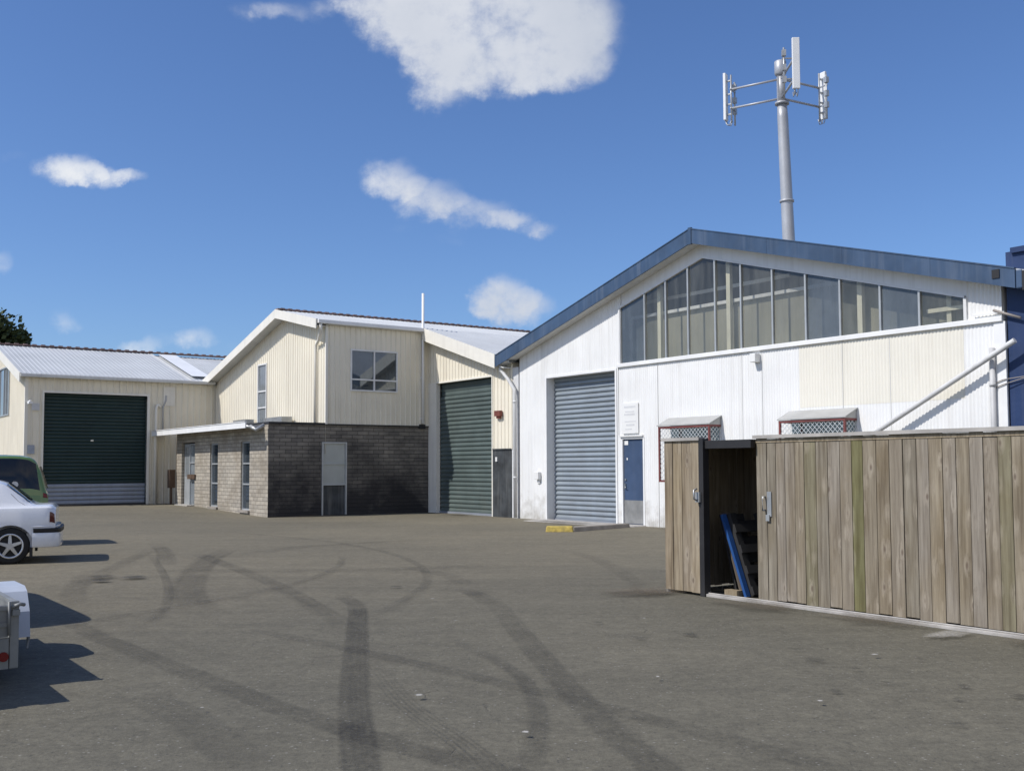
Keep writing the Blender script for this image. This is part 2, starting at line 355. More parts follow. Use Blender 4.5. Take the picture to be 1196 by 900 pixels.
    def build(s, name, mat, parent=None, label=None, off=None, bevel=0, smooth_angle=None):
        if parent is not None and off is None: off = parent.get('_off')
        if off is not None and tuple(off) != (0, 0, 0): bmesh.ops.translate(s.bm, verts=s.bm.verts, vec=-Vector(off))
        bmesh.ops.remove_doubles(s.bm, verts=s.bm.verts, dist=1e-5)
        if len(s.bm.faces) > 1: bmesh.ops.recalc_face_normals(s.bm, faces=s.bm.faces)   # single panes keep facing outwards
        me = bpy.data.meshes.new(name); s.bm.to_mesh(me); s.bm.free()
        me.materials.append(MATS[mat])
        o = bpy.data.objects.new(name, me); col.objects.link(o)
        if parent is not None: o.parent = parent; o['_off'] = list(off) if off is not None else [0, 0, 0]
        if label: o['label'] = label
        if bevel:
            m = o.modifiers.new('edge', 'BEVEL'); m.width = bevel; m.segments = 2; m.limit_method = 'ANGLE'; m.angle_limit = R(40)
        return o

def tag(o, label, cat, group=None, kind=None):
    if label: o['label'] = label
    if cat: o['category'] = cat
    if group: o['group'] = group
    if kind: o['kind'] = kind
    return o
def thing(name, label, cat, s, d, z=0, group=None):          # site-frame thing: parts are written in site coordinates
    o = bpy.data.objects.new(name, None); col.objects.link(o)
    o.empty_display_size = .3; o.location = W(s, d, z); o.rotation_euler = (0, 0, RZ); o['_off'] = [s, d, z]
    return tag(o, label, cat, group)
def free_thing(name, label, cat, loc, rz, group=None):       # thing with its own local axes
    o = bpy.data.objects.new(name, None); col.objects.link(o)
    o.empty_display_size = .3; o.location = loc; o.rotation_euler = (0, 0, rz); o['_off'] = [0, 0, 0]
    return tag(o, label, cat, group)
def single(mb, name, mat, label, cat, s, d, z=0, group=None, kind=None, **kw):   # a site-frame thing that is one mesh
    o = mb.build(name, mat, None, None, (s, d, z), **kw); o.location = W(s, d, z); o.rotation_euler = (0, 0, RZ)
    return tag(o, label, cat, group, kind)

# ------------------------------------------------------------------ ground
m = MB()
ss = [-700, -200, -60, -30] + [-19 + i for i in range(11)] + [-6, 0, 6, 12, 20, 30, 60, 200, 700]
dd = [-700, -200, -60, -30, -20, -15, -10, -5, 0, 10, 30, 100, 700]
m.grid([[(s, d, rise(s)) for d in dd] for s in ss], smooth=True)
ground = single(m, 'ground', 'asphalt', 'worn grey brown asphalt yard crossed by dark tyre marks', None, 0, 0, 0, kind='structure')
ground['_off'] = [0, 0, 0]

def smooth_line(pts, step=.12):
    P = [Vector((*p, 0)) for p in pts]; out = []
    for i in range(len(P) - 1):
        p0, p1, p2, p3 = P[max(i - 1, 0)], P[i], P[i + 1], P[min(i + 2, len(P) - 1)]
        n = max(2, int((p2 - p1).length / step))
        for k in range(n):
            t_ = k / n
            out.append(.5 * ((2 * p1) + (p2 - p0) * t_ + (2 * p0 - 5 * p1 + 4 * p2 - p3) * t_ ** 2 + (3 * p1 - p0 - 3 * p2 + p3) * t_ ** 3))
    out.append(P[-1]); return out
def film(name, mat, rows, wear, parent, label=None):
    me = bpy.data.meshes.new(name); nv = len(rows[0]); vs = [p for r in rows for p in r]
    fs = [(i * nv + j, i * nv + j + 1, (i + 1) * nv + j + 1, (i + 1) * nv + j) for i in range(len(rows) - 1) for j in range(nv - 1)]
    me.from_pydata(vs, [], fs); a = me.attributes.new('wear', 'FLOAT', 'POINT'); a.data.foreach_set('value', [w for r in wear for w in r])
    me.materials.append(MATS[mat]); o = bpy.data.objects.new(name, me); col.objects.link(o); o.parent = parent
    o['kind'] = 'structure'
    if label: o['label'] = label
    return o
MARKS = [
    (0.26,0.5,[(8.67, -15.92), (10.62, -15.97), (11.63, -15.93), (12.54, -15.89), (13.58, -15.81), (14.43, -15.76), (15.16, -15.68), (15.53, -15.62), (15.86, -15.57), (16.29, -15.47), (16.65, -15.38), (18.2, -15.0)]),
    (0.24,0.75,[(9.06, -12.41), (9.52, -12.8), (9.93, -12.93), (10.52, -13.13), (11.71, -13.73), (13.47, -14.65), (14.64, -15.25), (15.53, -15.68), (16.2, -16.0), (17.6, -16.7)]),
    (0.5,0.45,[(1.6, -11.25), (3.38, -12.3), (6.02, -13.46), (7.93, -14.17), (9.44, -14.56), (10.08, -14.59)]),
    (0.35,0.45,[(-0.96, -11.96), (1.6, -12.53), (4.32, -13.33)]),
    (0.3,0.35,[(2.15, -12.14), (6.57, -12.76), (8.9, -13.2), (10.94, -13.67), (12.19, -13.96)]),
    (0.22,0.45,[(11.05, -14.6), (11.77, -14.6), (12.81, -14.42), (13.63, -14.31), (14.34, -14.22), (14.95, -14.16), (15.45, -14.08), (16.04, -14.05), (16.61, -14.02), (17.12, -14.0), (17.54, -14.02), (19, -14.0)]),
    (0.16,0.45,[(13.39, -14.51), (14.95, -15.05), (16.02, -15.29), (16.59, -15.47), (18, -16)]),
    (0.26,0.5,[(11.01, -11.64), (12.22, -12.29), (14.07, -13.28), (15.3, -13.93), (16.31, -14.43), (17.14, -14.78), (18.5, -15.5)]),
    (0.3,0.6,[(9.75, -11.35), (10.09, -11.36), (10.67, -11.56), (11.33, -11.83)]),
    (0.5,0.25,[(3.53, -12.1), (2.12, -10.26), (1.84, -8.45), (1.75, -6.54)]),
    (0.6,0.22,[(4.53, -14.59), (5.52, -13.11), (6.83, -11.21), (7.6, -8.9)]),
    (0.35,0.3,[(4.07, -14.34), (6.96, -15.31), (9.07, -15.72)]),
    (0.3,0.25,[(6.76, -10.43), (8.25, -10.57), (9.52, -11.03)]),
    (0.35,0.25,[(13.55, -16.42), (14.23, -16.34), (15.11, -16.37), (15.89, -16.43)]),
    (0.3,0.22,[(5.2, -6.38), (7.86, -7.36), (12.06, -10.01)]),
    (0.3,0.3,[(6.92, -15.36), (3.01, -13.56), (0.5, -12.31)]),
    (0.14,0.4,[(2.0, -12.9), (4.5, -13.5), (7.2, -14.2), (9.6, -15.0), (11.2, -15.9)]), (0.14,0.4,[(4.2, -10.2), (6.4, -11.4), (8.2, -13.0), (9.4, -14.9), (10.2, -16.4)]),
    (0.16,0.35,[(-3.5, -9.5), (1.0, -9.0), (5.2, -9.6), (8.8, -11.2), (11.6, -13.6)]), (0.15,0.4,[(12.6, -13.4), (14.6, -13.9), (16.2, -14.9), (17.4, -16.2)])]
for i, (w, a, pts) in enumerate(MARKS):
    NL = 25 if i == 6 else 19; rl = random.Random(i); lane = [rl.random() for _ in range(NL)]
    if i == 6: w = .22
    L = smooth_line(pts); rows = []; wear = []; N = len(L); z = .004 + .001 * i
    for k, p in enumerate(L):
        tdir = (L[min(k + 1, N - 1)] - L[max(k - 1, 0)]).normalized(); nn = Vector((-tdir.y, tdir.x, 0))
        e = min(1, k / 14, (N - 1 - k) / 14) if N > 30 else min(1, k / 3, (N - 1 - k) / 3)
        r = []; ww = []
        for j in range(NL):
            q = j / (NL - 1) - .5
            c = p + nn * w * q; r.append((c.x, c.y, rise(c.x) + z))
            fall = min(1, (.5 - abs(q)) / .14); brk = .9 + .45 * mnoise.noise(Vector((lane[j] * 3, k * .035, i * 3.1)))
            tread = (.62 if i in (0, 5, 7) else .66 if i == 1 else .74) * (.86 + .24 * lane[j]) * max(.25, min(1.1, brk)) if i != 6 else (.85 if j % 4 in (1, 2) else .08) * max(0, brk - .2)
            ww.append(fall * a * e * tread)
        rows.append(r); wear.append(ww)
    film('tyre_mark', 'tyre_rubber', rows, wear, ground)
def blot(name, mat, s, d, r, k, z, stretch=1.0):
    rows = []; wear = []
    for i in range(6):
        q = i / 5; rr = []; ww = []
        for j in range(25):
            an = j / 24 * 2 * math.pi; x = r * q * (1 + .55 * mnoise.noise(Vector((math.cos(an) * 1.8 + s * 9, math.sin(an) * 1.8, d * 7))))
            rr.append((s + x * math.cos(an) * stretch, d + x * math.sin(an), rise(s) + z)); ww.append(k * (1 - q ** 2.2))
        rows.append(rr); wear.append(ww)
    film(name, mat, rows, wear, ground)
for i, (s, d, r) in enumerate([(15.62, -11.7, .1), (16.44, -12.52, .07), (17.05, -12.08, .06), (17.43, -12.7, .075), (17.25, -11.69, .07), (14.14, -11.6, .08), (14.0, -12.11, .06), (13.09, -11.8, .07), (16.47, -12.01, .05), (16.12, -11.03, .05), (16.86, -11.68, .05), (12.59, -11.6, .05), (15.23, -11.46, .05), (16.04, -11.77, .05), (9.2, -11.9, .09)]):
    blot('oil_stain', 'oil_film', s, d, r * random.uniform(.8, 1.3), random.uniform(.3, .75), .022 + .0004 * i, random.uniform(.6, 1.6))
blot('lime_stain', 'spilt_lime', 15.55, -9.75, .3, .9, .03, .5)
for i, (s, d) in enumerate([(15.4, -13.2), (13.2, -11.3), (16.1, -14.9), (14.9, -14.9), (12.2, -12.9), (16.6, -12.9), (10.6, -12.2), (15.8, -11.2), (14.4, -16.2)]): blot('lime_stain', 'spilt_lime', s, d, .018 + .004 * (i % 4), 1.6, .034 + .0003 * i)
for i, (s, d, a_) in enumerate([(-1.5, -.75, 2.4), (2.5, -.35, 1.4), (5, -.3, 2), (-7.5, -.35, 1.6), (13.2, -9.62, .9), (14.6, -9.58, 1.0), (16.6, -9.6, 1.2)]): blot('dirt_patch', 'dirt_film', s, d, .32, .75, .036 + .0003 * i, a_ * 2)
for i, (s, d) in enumerate([(-9.55, -2), (-9.5, -4.5), (-19.7, -7.4), (-19.6, -9.4)]): blot('dirt_patch', 'dirt_film', s, d, 1.0, .6, .039 + .0003 * i, .3)
blot('dirt_patch', 'dirt_film', 11.5, -9.75, .55, .9, .0305, .8)
for s, d, r in [(5.6, -14.6, .22), (5.95, -14.3, .2), (6.1, -14.75, .16)]: blot('oil_stain', 'oil_film', s, d, r, .9, .031 + s * .0003)

# ------------------------------------------------------------------ white shed on the right
SL = .28; AP = 3.13
def zr(s, top=7.33): return top - SL * abs(s - AP)           # roof line
shed = thing('white_shed', 'white corrugated iron shed with a blue fascia and a long gable window band', 'building', 3.13, 0)
s0, s1 = -4.5, 10.74
GL0, GL1, GZ = .13, 10.02, 4.30
def zg(s): return 6.64 - SL * abs(s - 3.2)
m = MB()
wt = lambda s: zr(s) - .15
for a, b, lo, hi in ((s0, -3.17, -.3, wt), (-3.17, -.06, 4.17, wt), (-.06, .17, -.3, wt), (.17, .13 + .86, 2.29, 4.22), (.99, 6.06, -.3, 4.22), (6.06, 9.97, -.3, 2.82), (9.97, s1, -.3, 4.22), (GL1 + .03, s1, 4.3, wt)):
    m.sheet('d', 0, a, b, lo, hi, .076, .017, nz=2)
for a, b in ((GL0 - .02, AP), (AP, GL1 + .03)): m.sheet('d', 0, a, b, lambda s: zg(s) + .03, wt, .6, .0)
m.face([(s0, 0, -.3), (s0, 14, -.3), (s0, 14, zr(s0) - .12), (s0, 0, zr(s0) - .12)]); m.face([(s1, 0, -.3), (s1, 14, -.3), (s1, 14, zr(s1) - .12), (s1, 0, zr(s1) - .12)])
m.face([(s0, 14, -.3), (s1, 14, -.3), (s1, 14, zr(s1) - .12), (AP, 14, zr(AP) - .12), (s0, 14, zr(s0) - .12)])
m.build('wall', 'white_corrugate', shed)
m = MB(); m.sheet('d', -.002, 6.06, 9.97, 2.82, 4.22, .076, .018, nz=2)
m.build('wall_sheet', 'aged_cream_sheet', shed, 'older cream corrugated sheets under the window band')
m = MB()
for q in (.03, 1.55, 4.4, 5.0, 7.2, 8.35): m.box(q, q + .012, -.021, -.014, .02 if q != .03 else 2.4, 4.2)
m.build('sheet_lap', 'soffit_board', shed)
m = MB()                                                       # roof
for a, b in ((-5.25, AP), (AP, 11.45)):
    m.hexa([(a, -.34, zr(a) - .06), (b, -.34, zr(b) - .06), (b, 14.2, zr(b) - .06), (a, 14.2, zr(a) - .06)], [(a, -.34, zr(a) + .01), (b, -.34, zr(b) + .01), (b, 14.2, zr(b) + .01), (a, 14.2, zr(a) + .01)])
m.build('roof', 'galvanised_roof', shed)
FB = .35
for a, b in ((-5.25, AP - .02), (AP + .02, 11.2)):
    m = MB(); m.hexa([(a, -.38, zr(a) - FB), (b, -.38, zr(b) - FB), (b, -.345, zr(b) - FB), (a, -.345, zr(a) - FB)], [(a, -.38, zr(a) + .0), (b, -.38, zr(b) + .0), (b, -.345, zr(b)), (a, -.345, zr(a))])
    m.hexa([(a, -.395, zr(a) + .0), (b, -.395, zr(b) + .0), (b, -.30, zr(b)), (a, -.30, zr(a))], [(a, -.395, zr(a) + .025), (b, -.395, zr(b) + .025), (b, -.30, zr(b) + .025), (a, -.30, zr(a) + .025)])
    n = 4
    for i in range(1, n): 
        q = a + (b - a) * i / n + .3
        m.hexa([(q, -.384, zr(q) - FB), (q + .05, -.384, zr(q + .05) - FB), (q + .05, -.38, zr(q + .05) - FB), (q, -.38, zr(q) - FB)], [(q, -.384, zr(q)), (q + .05, -.384, zr(q + .05)), (q + .05, -.38, zr(q + .05)), (q, -.38, zr(q))])
    m.build('fascia', 'steel_blue', shed)
m = MB(); m.box(AP - .05, AP + .05, -.40, -.34, zr(AP) - FB - .03, zr(AP) + .035); m.build('fascia_joint', 'steel_blue', shed)
m = MB()                                                       # soffit boards between the fascia and the wall
for a, b in ((-5.2, AP), (AP, 11.15)):
    m.hexa([(a, -.34, zr(a) - FB + .01), (b, -.34, zr(b) - FB + .01), (b, .0, zr(b) - FB + .01), (a, .0, zr(a) - FB + .01)], [(a, -.34, zr(a) - FB + .03), (b, -.34, zr(b) - FB + .03), (b, .0, zr(b) - FB + .03), (a, .0, zr(a) - FB + .03)])
m.build('soffit', 'soffit_board', shed)
m = MB()                                                       # side gutters along both eaves
m.box(-5.33, -5.2, -.36, 14.2, zr(-5.25) - .34, zr(-5.25) - .02); m.box(11.2, 11.32, -.36, 0, zr(11.2) - .36, zr(11.2) - .02)
m.build('eave_gutter', 'steel_blue', shed, bevel=.02)
m = MB(); m.box(11.32, 11.40, -.36, .0, zr(11.2) - .40, zr(11.2) - .05); m.box(10.78, 10.92, -.40, -.385, zr(10.85) - .22, zr(10.85) - .06); m.build('gutter_bracket', 'dark_trim', shed)
m = MB(); m.box(GL0 - .1, s1 + .02, -.07, .0, 4.20, 4.30); m.build('sill', 'white_trim', shed, bevel=.008)
m = MB(); m.box(s1 - .16, s1 + .06, -.03, .02, -.3, 4.20); m.build('corner_trim', 'white_trim', shed)
# window band
wb = MB()
for a, b in ((GL0, 3.2), (3.2, GL1)):
    wb.hexa([(a, -.05, zg(a)), (b, -.05, zg(b)), (b, .03, zg(b)), (a, .03, zg(a))], [(a, -.05, zg(a) + .05), (b, -.05, zg(b) + .05), (b, .03, zg(b) + .05), (a, .03, zg(a) + .05)])
wb.box(GL0 - .04, GL0 + .02, -.05, .03, 4.305, zg(GL0)); wb.box(GL1 - .02, GL1 + .04, -.05, .03, 4.305, zg(GL1))
win = wb.build('window_band', 'window_frame', shed)
mull = [.13, 1.11, 1.90, 2.69, 3.60, 4.42, 5.36, 6.29, 7.19, 8.17, 9.06, 10.02]
for i, q in enumerate(mull[1:-1]):
    m = MB(); m.box(q - .022, q + .022, -.045, .02, 4.302, zg(q) - .002); m.build('mullion', 'alu_frame', win)
for i in range(11):
    a, b = mull[i] + .02, mull[i + 1] - .02
    pts = [(a, 0, 4.302), (b, 0, 4.302), (b, 0, zg(b))] + ([(3.2, 0, zg(3.2))] if a < 3.2 < b else []) + [(a, 0, zg(a))]
    m = MB(); m.face([(x, random.uniform(-.004, .004), z) for x, y, z in pts]); m.build('pane', 'bluish_glass' if i in (0, 7, 9) else 'dusty_glass', win)
# what can be seen through the dusty panes
m = MB(); q_ = [(.3, 3.75), (10.2, 3.75), (10.2, zr(10.2) - .5), (7.9, 5.5), (.3, 5.5)]; m.hexa([(x, .42, z) for x, z in q_], [(x, .5, z) for x, z in q_]); m.build('partition', 'interior_wall', shed)
m = MB(); m.box(-4.4, 10.6, .42, 13.8, 3.6, 3.7); m.build('loft_floor', 'dark_inside', shed)
m = MB(); m.box(.2, 7.9, .32, .41, 5.5, 5.58); m.beam((.3, .8, 6.0), (5.2, .8, 6.0), .05, .09); m.build('rafter', 'interior_beam', shed)
m = MB()
for q, w in ((1.35, .12), (3.75, .12), (7.45, .12), (9.5, .10)): m.box(q, q + w, .2, .3, 3.75, zr(q) - .35)
m.box(9.1, 10.0, .15, .2, 4.56, 4.64)
m.build('post', 'interior_post', shed)
# roller door
m = MB(); m.slats('d', .30, -3.14, -.09, .02, 4.16, .14, .048); rd = m.build('roller_door', 'galvanised_slat', shed)
m = MB(); m.box(-3.12, -.11, .22, .28, .0, .055); m.build('bottom_rail', 'zinc_slat', rd)
m = MB(); m.box(-3.20, -3.13, -.03, .34, -.3, 4.17); m.box(-.09, -.03, -.03, .34, -.3, 4.17); m.box(-3.2, -.03, -.025, .34, 4.14, 4.20); m.build('door_jamb', 'white_trim', shed)
# personnel door
m = MB(); m.box(.19, .97, .03, .07, .03, 2.27); dr = m.build('door', 'blue_door', shed)
m = MB(); m.box(.2, .96, .02, .029, .05, .66); m.build('kick_plate', 'kick_plate', dr)
m = MB(); m.box(.24, .27, -.01, .03, .96, 1.10); m.tube([(.255, .0, 1.0), (.255, -.04, 1.0), (.33, -.04, 1.0)], .01, 8); m.tube([(.26, .03, 1.2), (.26, .0, 1.2)], .025, 10); m.build('handle', 'steel_handle', dr)
m = MB(); m.box(.22, .36, .022, .029, 2.12, 2.23); m.box(.30, .34, .022, .029, 1.72, 1.78); m.build('sticker', 'sign_white', dr)
m = MB(); m.box(.13, .185, -.02, .1, -.2, 2.27); m.box(.975, 1.03, -.02, .1, -.2, 2.27); m.box(.13, 1.03, -.02, .1, 2.275, 2.32); m.build('door_frame', 'white_trim', shed)
m = MB(); m.box(.1, 1.0, -.06, -.0, 2.33, 2.37); m.build('drip_ledge', 'soffit_board', shed)
# caged box windows with little roofs
for a, b in ((1.98, 3.72), (5.80, 7.54)):
    z0, z1, f = 1.16, 2.54, -.42
    fr = MB()
    for q in ((a, b),):
        fr.box(a, b, f, f + .05, z1 - .05, z1); fr.box(a, b, f, f + .05, z0, z0 + .05)
        fr.box(a, a + .045, f + .001, f + .049, z0 + .05, z1 - .05); fr.box(b - .045, b, f + .001, f + .049, z0 + .05, z1 - .05)
        fr.box(b - .044, b - .002, f + .05, -.02, z1 - .05, z1 - .001); fr.box(b - .044, b - .002, f + .05, -.02, z0 + .001, z0 + .05)
        fr.box(a + .002, a + .044, f + .05, -.02, z1 - .05, z1 - .001); fr.box(a + .002, a + .044, f + .05, -.02, z0 + .001, z0 + .05)
    bw = fr.build('box_window', 'oxide_red', shed)
    gm = MB(); st = .115
    def lattice(p0, p1, fixed, ax):
        w = p1 - p0; h = z1 - z0 - .1; zb = z0 + .05; k = -h
        while k < w:
            for sg in (1, -1):
                ua, ub = max(0, k), min(w, k + h)
                if ub - ua < .02: continue
                za, zb2 = (ua - k, ub - k) if sg == 1 else (h - (ua - k), h - (ub - k))
                A = (p0 + ua, fixed, zb + za); B = (p0 + ub, fixed, zb + zb2)
                if ax: A = (fixed, p0 + ua, zb + za); B = (fixed, p0 + ub, zb + zb2)
                gm.beam(A, B, .009, .008, (0, 1, 0) if not ax else (1, 0, 0))
            k += st
    lattice(a + .045, b - .045, f + .025, False); lattice(f + .05, -.02, b - .022, True)
    gm.build('grille', 'grille_wire', bw)
    m = MB(); m.face([(a + .05, -.03, z0 + .05), (b - .05, -.03, z0 + .05), (b - .05, -.03, z1 - .06), (a + .05, -.03, z1 - .06)]); m.build('pane', 'office_glass', bw)
    m = MB(); m.hexa([(a - .03, f - .02, z1 + .005), (b + .03, f - .02, z1 + .005), (b + .03, -.02, z1 + .2), (a - .03, -.02, z1 + .2)], [(a - .03, f - .02, z1 + .03), (b + .03, f - .02, z1 + .03), (b + .03, -.02, z1 + .225), (a - .03, -.02, z1 + .225)])
    m.hexa([(b - .03, f, z1), (b - .003, f, z1), (b - .003, -.02, z1), (b - .03, -.02, z1)], [(b - .03, f, z1 + .006), (b - .003, f, z1 + .006), (b - .003, -.02, z1 + .19), (b - .03, -.02, z1 + .19)])
    m.build('hood', 'hood_sheet', bw)
# rain pipe at the left corner
m = MB(); m.tube([(-5.22, -.22, 4.78), (-5.2, -.22, 4.55), (-4.9, -.16, 4.25), (-4.62, -.11, 3.9), (-4.6, -.11, 3.7), (-4.6, -.11, .02)], .055, 12)
for z in (3.5, 1.2): m.tube([(-4.6, -.11, z), (-4.6, -.11, z + .06)], .065, 12)
m.build('downpipe', 'pale_pipe', shed)
m = MB(); m.tube([(10.56, -.08, -.1), (10.56, -.08, 3.72)], .052, 14); m.tube([(10.56, -.08, 3.0), (10.56, -.08, 3.07)], .06, 14); m.build('vent_pipe', 'grey_pipe', shed)
m = MB(); m.box(10.2, 10.8, -.06, -.045, 4.35, 4.38); m.build('flashing', 'white_trim', shed)
# small fixtures
o = MB(); o.box(4.80, 4.97, -.2, -.02, 3.93, 4.13); fx = single(o, 'alarm_box', 'sign_white', 'small white siren box fixed under the gable window band', 'alarm', 4.88, -.02, 3.93, bevel=.015)
o = MB(); o.box(-3.62, -3.42, -.13, -.02, 1.18, 1.40); o.box(-3.58, -3.46, -.05, -.021, 1.06, 1.18); single(o, 'meter_box', 'sign_white', 'small white box on the wall left of the grey roller door', 'meter box', -3.5, -.02, 1.06, bevel=.01)
sg = thing('sign_board', 'faded white notice board above the blue door', 'sign', .55, -.025, 2.42)
m = MB(); m.box(.22, .84, -.05, -.022, 2.42, 3.22); m.build('board', 'sign_white', sg)
m = MB()
for k, (z, a, b) in enumerate(((3.1, .3, .74), (2.98, .34, .70), (2.9, .3, .72), (2.72, .32, .76), (2.62, .38, .7), (2.52, .34, .6))): m.box(a, b, -.053, -.051, z, z + (.05 if k % 2 == 0 else .03))
m.build('lettering', 'sign_grey', sg)
# slanting pipe from the blue wall
m = MB(); m.tube([(6.9, -.22, 1.56), (10.98, -.22, 3.745), (11.08, -.215, 3.80)], [.045, .052, .052], 16)
single(m, 'slanting_pipe', 'pale_pipe', 'long pale grey pipe slanting across the right of the white wall', 'pipe', 6.9, -.3, 1.62)

# ------------------------------------------------------------------ blue building on the right edge
bb = thing('blue_building', 'dark blue painted wall at the right edge beside the white shed', 'building', 14, .06)
m = MB(); m.box(10.81, 17.5, .04, 12, -.3, 5.48); m.build('wall', 'navy_wall', bb)
m = MB(); m.box(10.93, 17.6, -.02, .039, 5.44, 5.54); m.build('parapet_cap', 'navy_wall', bb)
m = MB()
for z, dz in ((3.12, .03), (3.03, .09)): m.tube([(10.6, -.05, z - .05), (10.75, -.05, z), (11.1, -.02, z + dz), (11.5, .01, z + dz * 2), (13.5, .02, z + dz)], .009, 6)
m.tube([(10.6, -.06, 4.42), (11.1, -.03, 4.22)], .025, 8)
m.build('conduit', 'grey_cable', bb)

# ------------------------------------------------------------------ cream workshop in the middle
CX = -9.85; DG = -3.88
ws = thing('cream_workshop', 'two storey cream metal workshop with tall green roller door', 'building', -10, 0)
RID, RZT = -13.05, 7.03
def zw(s):                                                     # roof line of the gable
    if s < RID: return RZT - .262 * (RID - s)
    if s < -9.75: return RZT - .215 * (s - RID)
    return RZT - .215 * (-9.75 - RID) - .30 * (s + 9.75)
m = MB(); PIT = .19
# upper front wall, facing the yard
def wall_s(mm, a, b, lo, hi): mm.sheet('s', CX, a, b, lo, hi, PIT, .025, rib=True)
wall_s(m, DG, -3.03, 2.95, 6.24); wall_s(m, -3.03, -1.26, 2.95, 4.07); wall_s(m, -3.03, -1.26, 5.46, 6.24); wall_s(m, -1.26, -.02, 2.95, 6.24)
# gable wall, facing the sun
gz = lambda s: zw(s) - .14
for a, b, lo, hi in ((-20.1, -15.62, 2.0, gz), (-15.62, -14.78, 5.36, gz), (-15.62, -14.78, 2.0, 3.0), (-14.78, RID, 2.0, gz), (RID, CX - .0, 2.0, gz)): m.sheet('d', DG, a, b, lo, hi, PIT, .025, rib=True)
# wall with the green door
gl = lambda s: zw(s) - .12
for a, b, lo, hi in ((CX, -9.32, 4.43, gl), (-9.32, -5.98, 4.43, gl), (-5.98, -4.86, 2.1, gl)): m.sheet('d', .0, a, b, lo, hi, PIT, .025, rib=True)
m.face([(-20.1, DG, -.3), (-20.1, 13, -.3), (-20.1, 13, zw(-20.1) - .1), (-20.1, DG, zw(-20.1) - .1)])
m.face([(-20.1, 13, -.3), (-4.6, 13, -.3), (-4.6, 13, zw(-4.6) - .1), (RID, 13, zw(RID) - .1), (-20.1, 13, zw(-20.1) - .1)])
m.face([(-4.87, .02, -.3), (-4.87, 13, -.3), (-4.87, 13, zw(-4.87) - .1), (-4.87, .02, zw(-4.87) - .1)])
m.build('wall', 'cream_cladding', ws)
m = MB(); m.box(CX - .02, CX + .045, DG - .045, DG + .03, 2.96, 6.2); m.box(CX + .0, CX + .03, -.45, -.02, 2.97, 3.02); m.build('corner_trim', 'cream_trim', ws)
m = MB(); m.box(CX, -9.32, -.03, .12, -.3, 4.43); m.box(-5.98, -5.93, -.03, .12, -.3, 4.43); m.box(-9.32, -5.98, -.028, .12, 4.40, 4.46); m.build('door_jamb', 'cream_trim', ws)
m = MB(); m.slats('d', .16, -9.32, -5.98, .04, 3.95, .145, .035); m.slats('d', .2, -9.32, -5.98, 3.95, 4.4, .145, .02); rd = m.build('roller_door', 'green_slat', ws)
m = MB(); m.box(-9.3, -6.0, .08, .15, .0, .07); m.build('bottom_rail', 'zinc_slat', rd)
m = MB(); m.box(-5.92, -4.93, -.02, .03, -.2, 2.1); m.box(-5.92, -4.93, -.05, -.021, 2.08, 2.12); m.build('side_panel', 'stained_board', ws, 'dark stained board beside the green door')
m = MB(); m.box(-4.92, -4.56, .0, .05, -.3, 4.6); m.build('infill_strip', 'sign_grey', ws)
# roofs: narrow deck over the upper floor (eave on the front wall) and the long wing over the green door
def roof_sheet(mm, d0, d1, pts, pitch=.17, amp=.014, zf=zw, th=.05):
    k = d0; xs = []
    while k < d1:
        for q, o in ((0, 0), (.12, 1), (.2, 1), (.32, 0)):
            x = k + q * pitch
            if x < d1: xs.append((x, o))
        k += pitch
    xs.append((d1, 0))
    mm.grid([[(s, x, zf(s) + o * amp + .02) for s in pts] for x, o in xs])
    mm.grid([[(s, d0, zf(s) - th) for s in pts], [(s, d1, zf(s) - th) for s in pts]])
    mm.grid([[(s, d0, zf(s) - th) for s in pts], [(s, d0, zf(s) + .02) for s in pts]])
m = MB(); roof_sheet(m, DG - .42, -.32, [-20.7, -17, RID, -11.4, -9.72]); roof_sheet(m, -.32, 13.3, [-20.7, -17, RID, -11.4, -9.75, -7, -4.62]); m.build('roof', 'galvanised_roof', ws)
m = MB(); m.box(RID - .14, RID + .14, DG - .4, 13, RZT + .02, RZT + .07)
k = DG - .3
while k < 13: m.box(RID + .08, RID + .17, k, k + .14, RZT + .035, RZT + .085); k += .28
m.build('ridge_cap', 'ridge_metal', ws)
m = MB()                                                       # barge boards
def barge(mm, d, a, b, drop, zf=zw, th=.035): mm.hexa([(a, d - th, zf(a) - drop), (b, d - th, zf(b) - drop), (b, d, zf(b) - drop), (a, d, zf(a) - drop)], [(a, d - th, zf(a) + .04), (b, d - th, zf(b) + .04), (b, d, zf(b) + .04), (a, d, zf(a) + .04)])
barge(m, DG - .42, -20.75, RID, .27); barge(m, DG - .42, RID, -9.7, .27); m.build('barge_board', 'cream_trim', ws)
m = MB(); barge(m, -.32, -9.71, -5.34, .40); m.build('barge_board', 'cream_trim', ws)
m = MB()
for a, b in ((-20.7, RID), (RID, -9.8)): m.hexa([(a, DG - .42, zw(a) - .2), (b, DG - .42, zw(b) - .2), (b, DG, zw(b) - .2), (a, DG, zw(a) - .2)], [(a, DG - .42, zw(a) - .17), (b, DG - .42, zw(b) - .17), (b, DG, zw(b) - .17), (a, DG, zw(a) - .17)])
a, b = -9.75, -4.9
m.hexa([(a, -.32, zw(a) - .3), (b, -.32, zw(b) - .3), (b, .0, zw(b) - .3), (a, .0, zw(a) - .3)], [(a, -.32, zw(a) - .27), (b, -.32, zw(b) - .27), (b, .0, zw(b) - .27), (a, .0, zw(a) - .27)])
m.build('soffit', 'soffit_board', ws)
m = MB(); m.box(-9.72, -9.60, DG - .40, -.34, 6.20, 6.33); m.build('gutter', 'white_trim', ws, bevel=.02)
m = MB(); m.box(CX + .03, -9.72, DG, -.34, 6.2, 6.225); m.build('eave_lining', 'soffit_board', ws)
